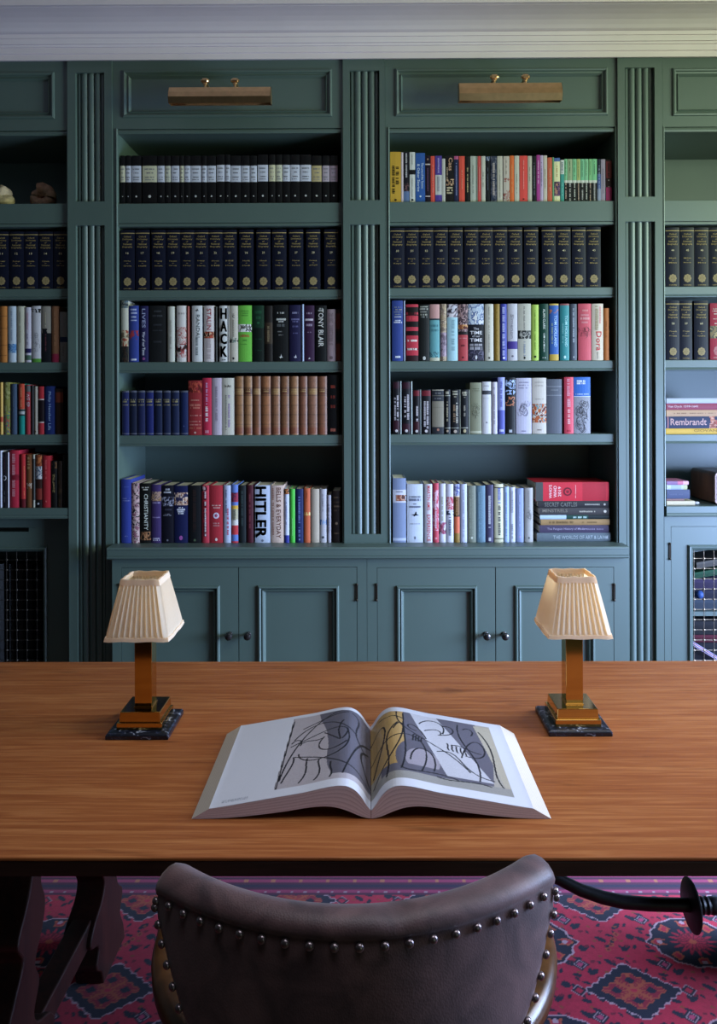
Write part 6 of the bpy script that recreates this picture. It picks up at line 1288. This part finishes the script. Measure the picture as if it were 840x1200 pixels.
# the pale conch beside it
q = at(4, 222, Yf); t = thing('conch_shell', 'cream spiral shell cut by the left frame edge', 'shell', (q.x, Yf, tFL[0]), 'fossil shells on the far left top shelf')
m = MB(); lumpy(m, (q.x - .012, Yf, tFL[0] + .062), .056, (.95, .8, 1.0), 5, hx('d2bc98'), .16); lumpy(m, (q.x + .012, Yf - .03, tFL[0] + .033), .045, (1.15, .8, .72), 9, hx('c8b486'), .2); lumpy(m, (q.x - .004, Yf - .042, tFL[0] + .048), .016, (1.3, .7, .6), 2, hx('5a2c18'), .1)
m.v = [(x, y, max(z, tFL[0] + .0005)) for x, y, z in m.v]; m.build('shell_body', FOS, t, smooth=True, angle=80)

# wooden radio on the far right shelf
RW = woodmat('walnut_veneer', [(.35, '2c1a14'), (.6, '4e3226'), (.85, '6c4836')], rough=.35, scale=(2, 14, 3), fine=(60, 60, 8))
rX0 = XX(838, F + .045, 570); rzt = ZZ(553.8, F + .045, 838); rz0 = ZFR + .0004
t = thing('radio', 'dark walnut table radio with pale rounded front rim', 'radio', (rX0 + .17, F + .18, rz0))
def rbox(m, x0, x1, z0, z1, r, y0, y1):
    pol = []
    for cx_, cz_, a0 in ((x1 - r, z1 - r, 0), (x0 + r, z1 - r, 90), (x0 + r, z0 + r, 180), (x1 - r, z0 + r, 270)):
        for k in range(7): a = math.radians(a0 + 15 * k); pol.append((cx_ + r * math.cos(a), cz_ + r * math.sin(a)))
    m.prism(pol, 'y', y0, y1)
m = MB(); rbox(m, rX0, rX0 + .36, rz0, rzt, .016, F + .05, F + .30); m.build('wooden_case', RW, t, smooth=True, angle=40)
m = MB(); rbox(m, rX0 - .002, rX0 + .362, rz0 + .001, rzt + .002, .018, F + .040, F + .0498); m.build('front_rim', simple('pale_rose_metal_rim', 'b49a98', rough=.35), t, smooth=True, angle=40)
m = MB(); rbox(m, rX0 + .008, rX0 + .352, rz0 + .010, rzt - .008, .010, F + .036, F + .0398); m.build('speaker_cloth', simple('grey_blue_speaker_cloth', '8890a8', rough=.9, scale=500), t, smooth=True, angle=40)
q = at(816, 585, F + .06); m = MB(); lumpy(m, (q.x, F + .06, ZFR + .0068), .010, (1.25, .8, .6), 3, hx('c4c4cc'), .05)
m.v = [(x, y, max(z, ZFR + .0004)) for x, y, z in m.v]
o = m.build('pebble', BOOKM, smooth=True, angle=80); tag(o, 'small white pebble lying between the books and the radio', 'pebble')

# ---------------------------------------------------------------- things behind the right wire grille
zs_, yc = CUP['z'], CUP['y']
def cup(px, py, Y=None): return at(px, py, Y or yc + .05)
gcup = 'things kept inside the wire-front cupboard'
def cupbox(name, label, cat, p0, p1, yt, yb, col, tilt=0, dep=.18, Y=None, zfix=None):  # box and folder colours are darkened to carry the cupboard's inner shade
    Y = Y or yc + .02; x0, x1 = XX(p0, Y, 690), XX(p1, Y, 690); z1, z0 = ZZ(yt, Y, 814), ZZ(yb, Y, 814)
    if zfix is not None: z0 = zfix
    t = thing(name, label, cat, ((x0 + x1) / 2, Y, z0), gcup)
    tl = math.tan(math.radians(tilt))
    m = MB(); m.box(x0, x1, Y, Y + dep, z0, z1, hx(col)); m.box(x0 + .003, x1 + .001, Y + .003, Y + dep - .002, z0 + .2 * (z1 - z0), z1 - .2 * (z1 - z0), hx(col))
    m.v = [(x, y, z + (x - x0) * tl) for x, y, z in m.v]; m.build('box_body', BOOKM, t, bevel=.002)
    m = MB(); m.box(x0 - .0006, x1 + .0006, Y - .001, Y + dep * .99, z1 - (z1 - z0) * .3, z1 + .0012, shade(hx(col), 1.35)); m.v = [(x, y, z + (x - x0) * tl) for x, y, z in m.v]; m.build('lid', BOOKM, t)
    return t
cupbox('game_box', 'slate blue flat box on the inner cupboard shelf', 'box', 812, 872, 703, 716, '2c3644', zfix=zs_ + .0004)
cupbox('game_box', 'dark indigo box stacked above the slate blue box', 'box', 812, 868, 691.5, 702.5, '16162a')
cupbox('game_box', 'violet box with tilted lid near top of the wire cupboard', 'box', 813, 866, 679, 691, '281c3c')
q = cup(819.5, 697, yc - .006); m = MB(); m.sphere((q.x, yc - .004, q.z), .019, 20, hx('2a4c8c')); o = m.build('ball', BOOKM, smooth=True); tag(o, 'bright blue ball resting among boxes behind the wire', 'ball', gcup)
cupbox('folder', 'green card folder sloping up behind the wire grille', 'folder', 813, 866, 671.5, 678.6, '12402a', tilt=9)
cupbox('folder', 'pale stone folder topmost behind the wire grille', 'folder', 816, 862, 659.5, 667, '4c4844', tilt=9)
cupbox('storage_box', 'charcoal storage box under the inner cupboard shelf', 'box', 812, 872, 728, 744, '191a20')
cupbox('storage_box', 'crimson storage box below the charcoal one', 'box', 812, 872, 744.4, 753, '4a1424')
cupbox('storage_box', 'dark blue storage box lowest in the wire cupboard', 'box', 812, 872, 753.6, 850, '14161f', zfix=.1005)
q0, q1 = at(808, 750, YR + .048), at(862, 783, YR + .048); m = MB()
dv = (q1 - q0); 
for k, c in enumerate(['8a8ab0', 'b03a50', 'c8c0d0', '2c2c40', 'a890b8']):
    m.tube([q0 + Vector((0, .0, -.0036 * k)), q1 + Vector((0, 0, -.0036 * k))], .0030, 8, hx(c))
o = m.build('striped_tube', BOOKM, smooth=True); tag(o, 'striped pink and lilac roll leaning diagonally behind the wire', 'roll', gcup)

# ================================================================ LIGHT
def area(name, loc, aim, sx, sy, power, col, spread=180):
    l = bpy.data.lights.new(name, 'AREA'); l.shape = 'RECTANGLE'; l.size = sx; l.size_y = sy; l.energy = power; l.color = col; l.spread = math.radians(spread)
    o = bpy.data.objects.new(name, l); C.objects.link(o); o.location = loc
    d = Vector(aim) - Vector(loc); o.rotation_euler = d.to_track_quat('-Z', 'Y').to_euler(); return o
def area_toward(name, loc, d, sx, sy, power, col, spread):
    area(name, loc, Vector(loc) + Vector(d), sx, sy, power, col, spread)
area_toward('right_window_high_sky', (XR + .12, 1.75, 2.35), (-1, -.05, -.58), 1.5, 1.1, 22, (.74, .81, 1.0), 85)
area_toward('ceiling_fill', (.7, .9, 3.12), (0, .12, -1), 2.4, 1.6, 14, (.86, .90, 1.0), 95)  # added soft fill over the table, standing in for light off the ceiling
area_toward('right_window_low_sky', (XR + .12, 1.9, 1.10), (-1, .40, -.26), 1.7, 1.1, 140, (.465, .63, 1.0), 106)
area_toward('right_window_garden', (XR + .12, 1.9, 2.5), (-1, .42, .02), 1.6, .8, 25, (.82, 1.0, .66), 90)
area_toward('garden_door_sky', (1.6, -1.72, 1.95), (-.25, 1, -.38), 1.1, 1.2, 1.0, (.60, .73, 1.0), 125)
area_toward('garden_door_lawn', (1.6, -1.72, .70), (-.25, 1, .40), 1.1, 1.1, 1.2, (.72, 1.0, .50), 120)
w = bpy.data.worlds.new('world'); SC.world = w; w.use_nodes = True
bg = w.node_tree.nodes['Background']; bg.inputs['Color'].default_value = (.55, .68, .85, 1); bg.inputs['Strength'].default_value = .15
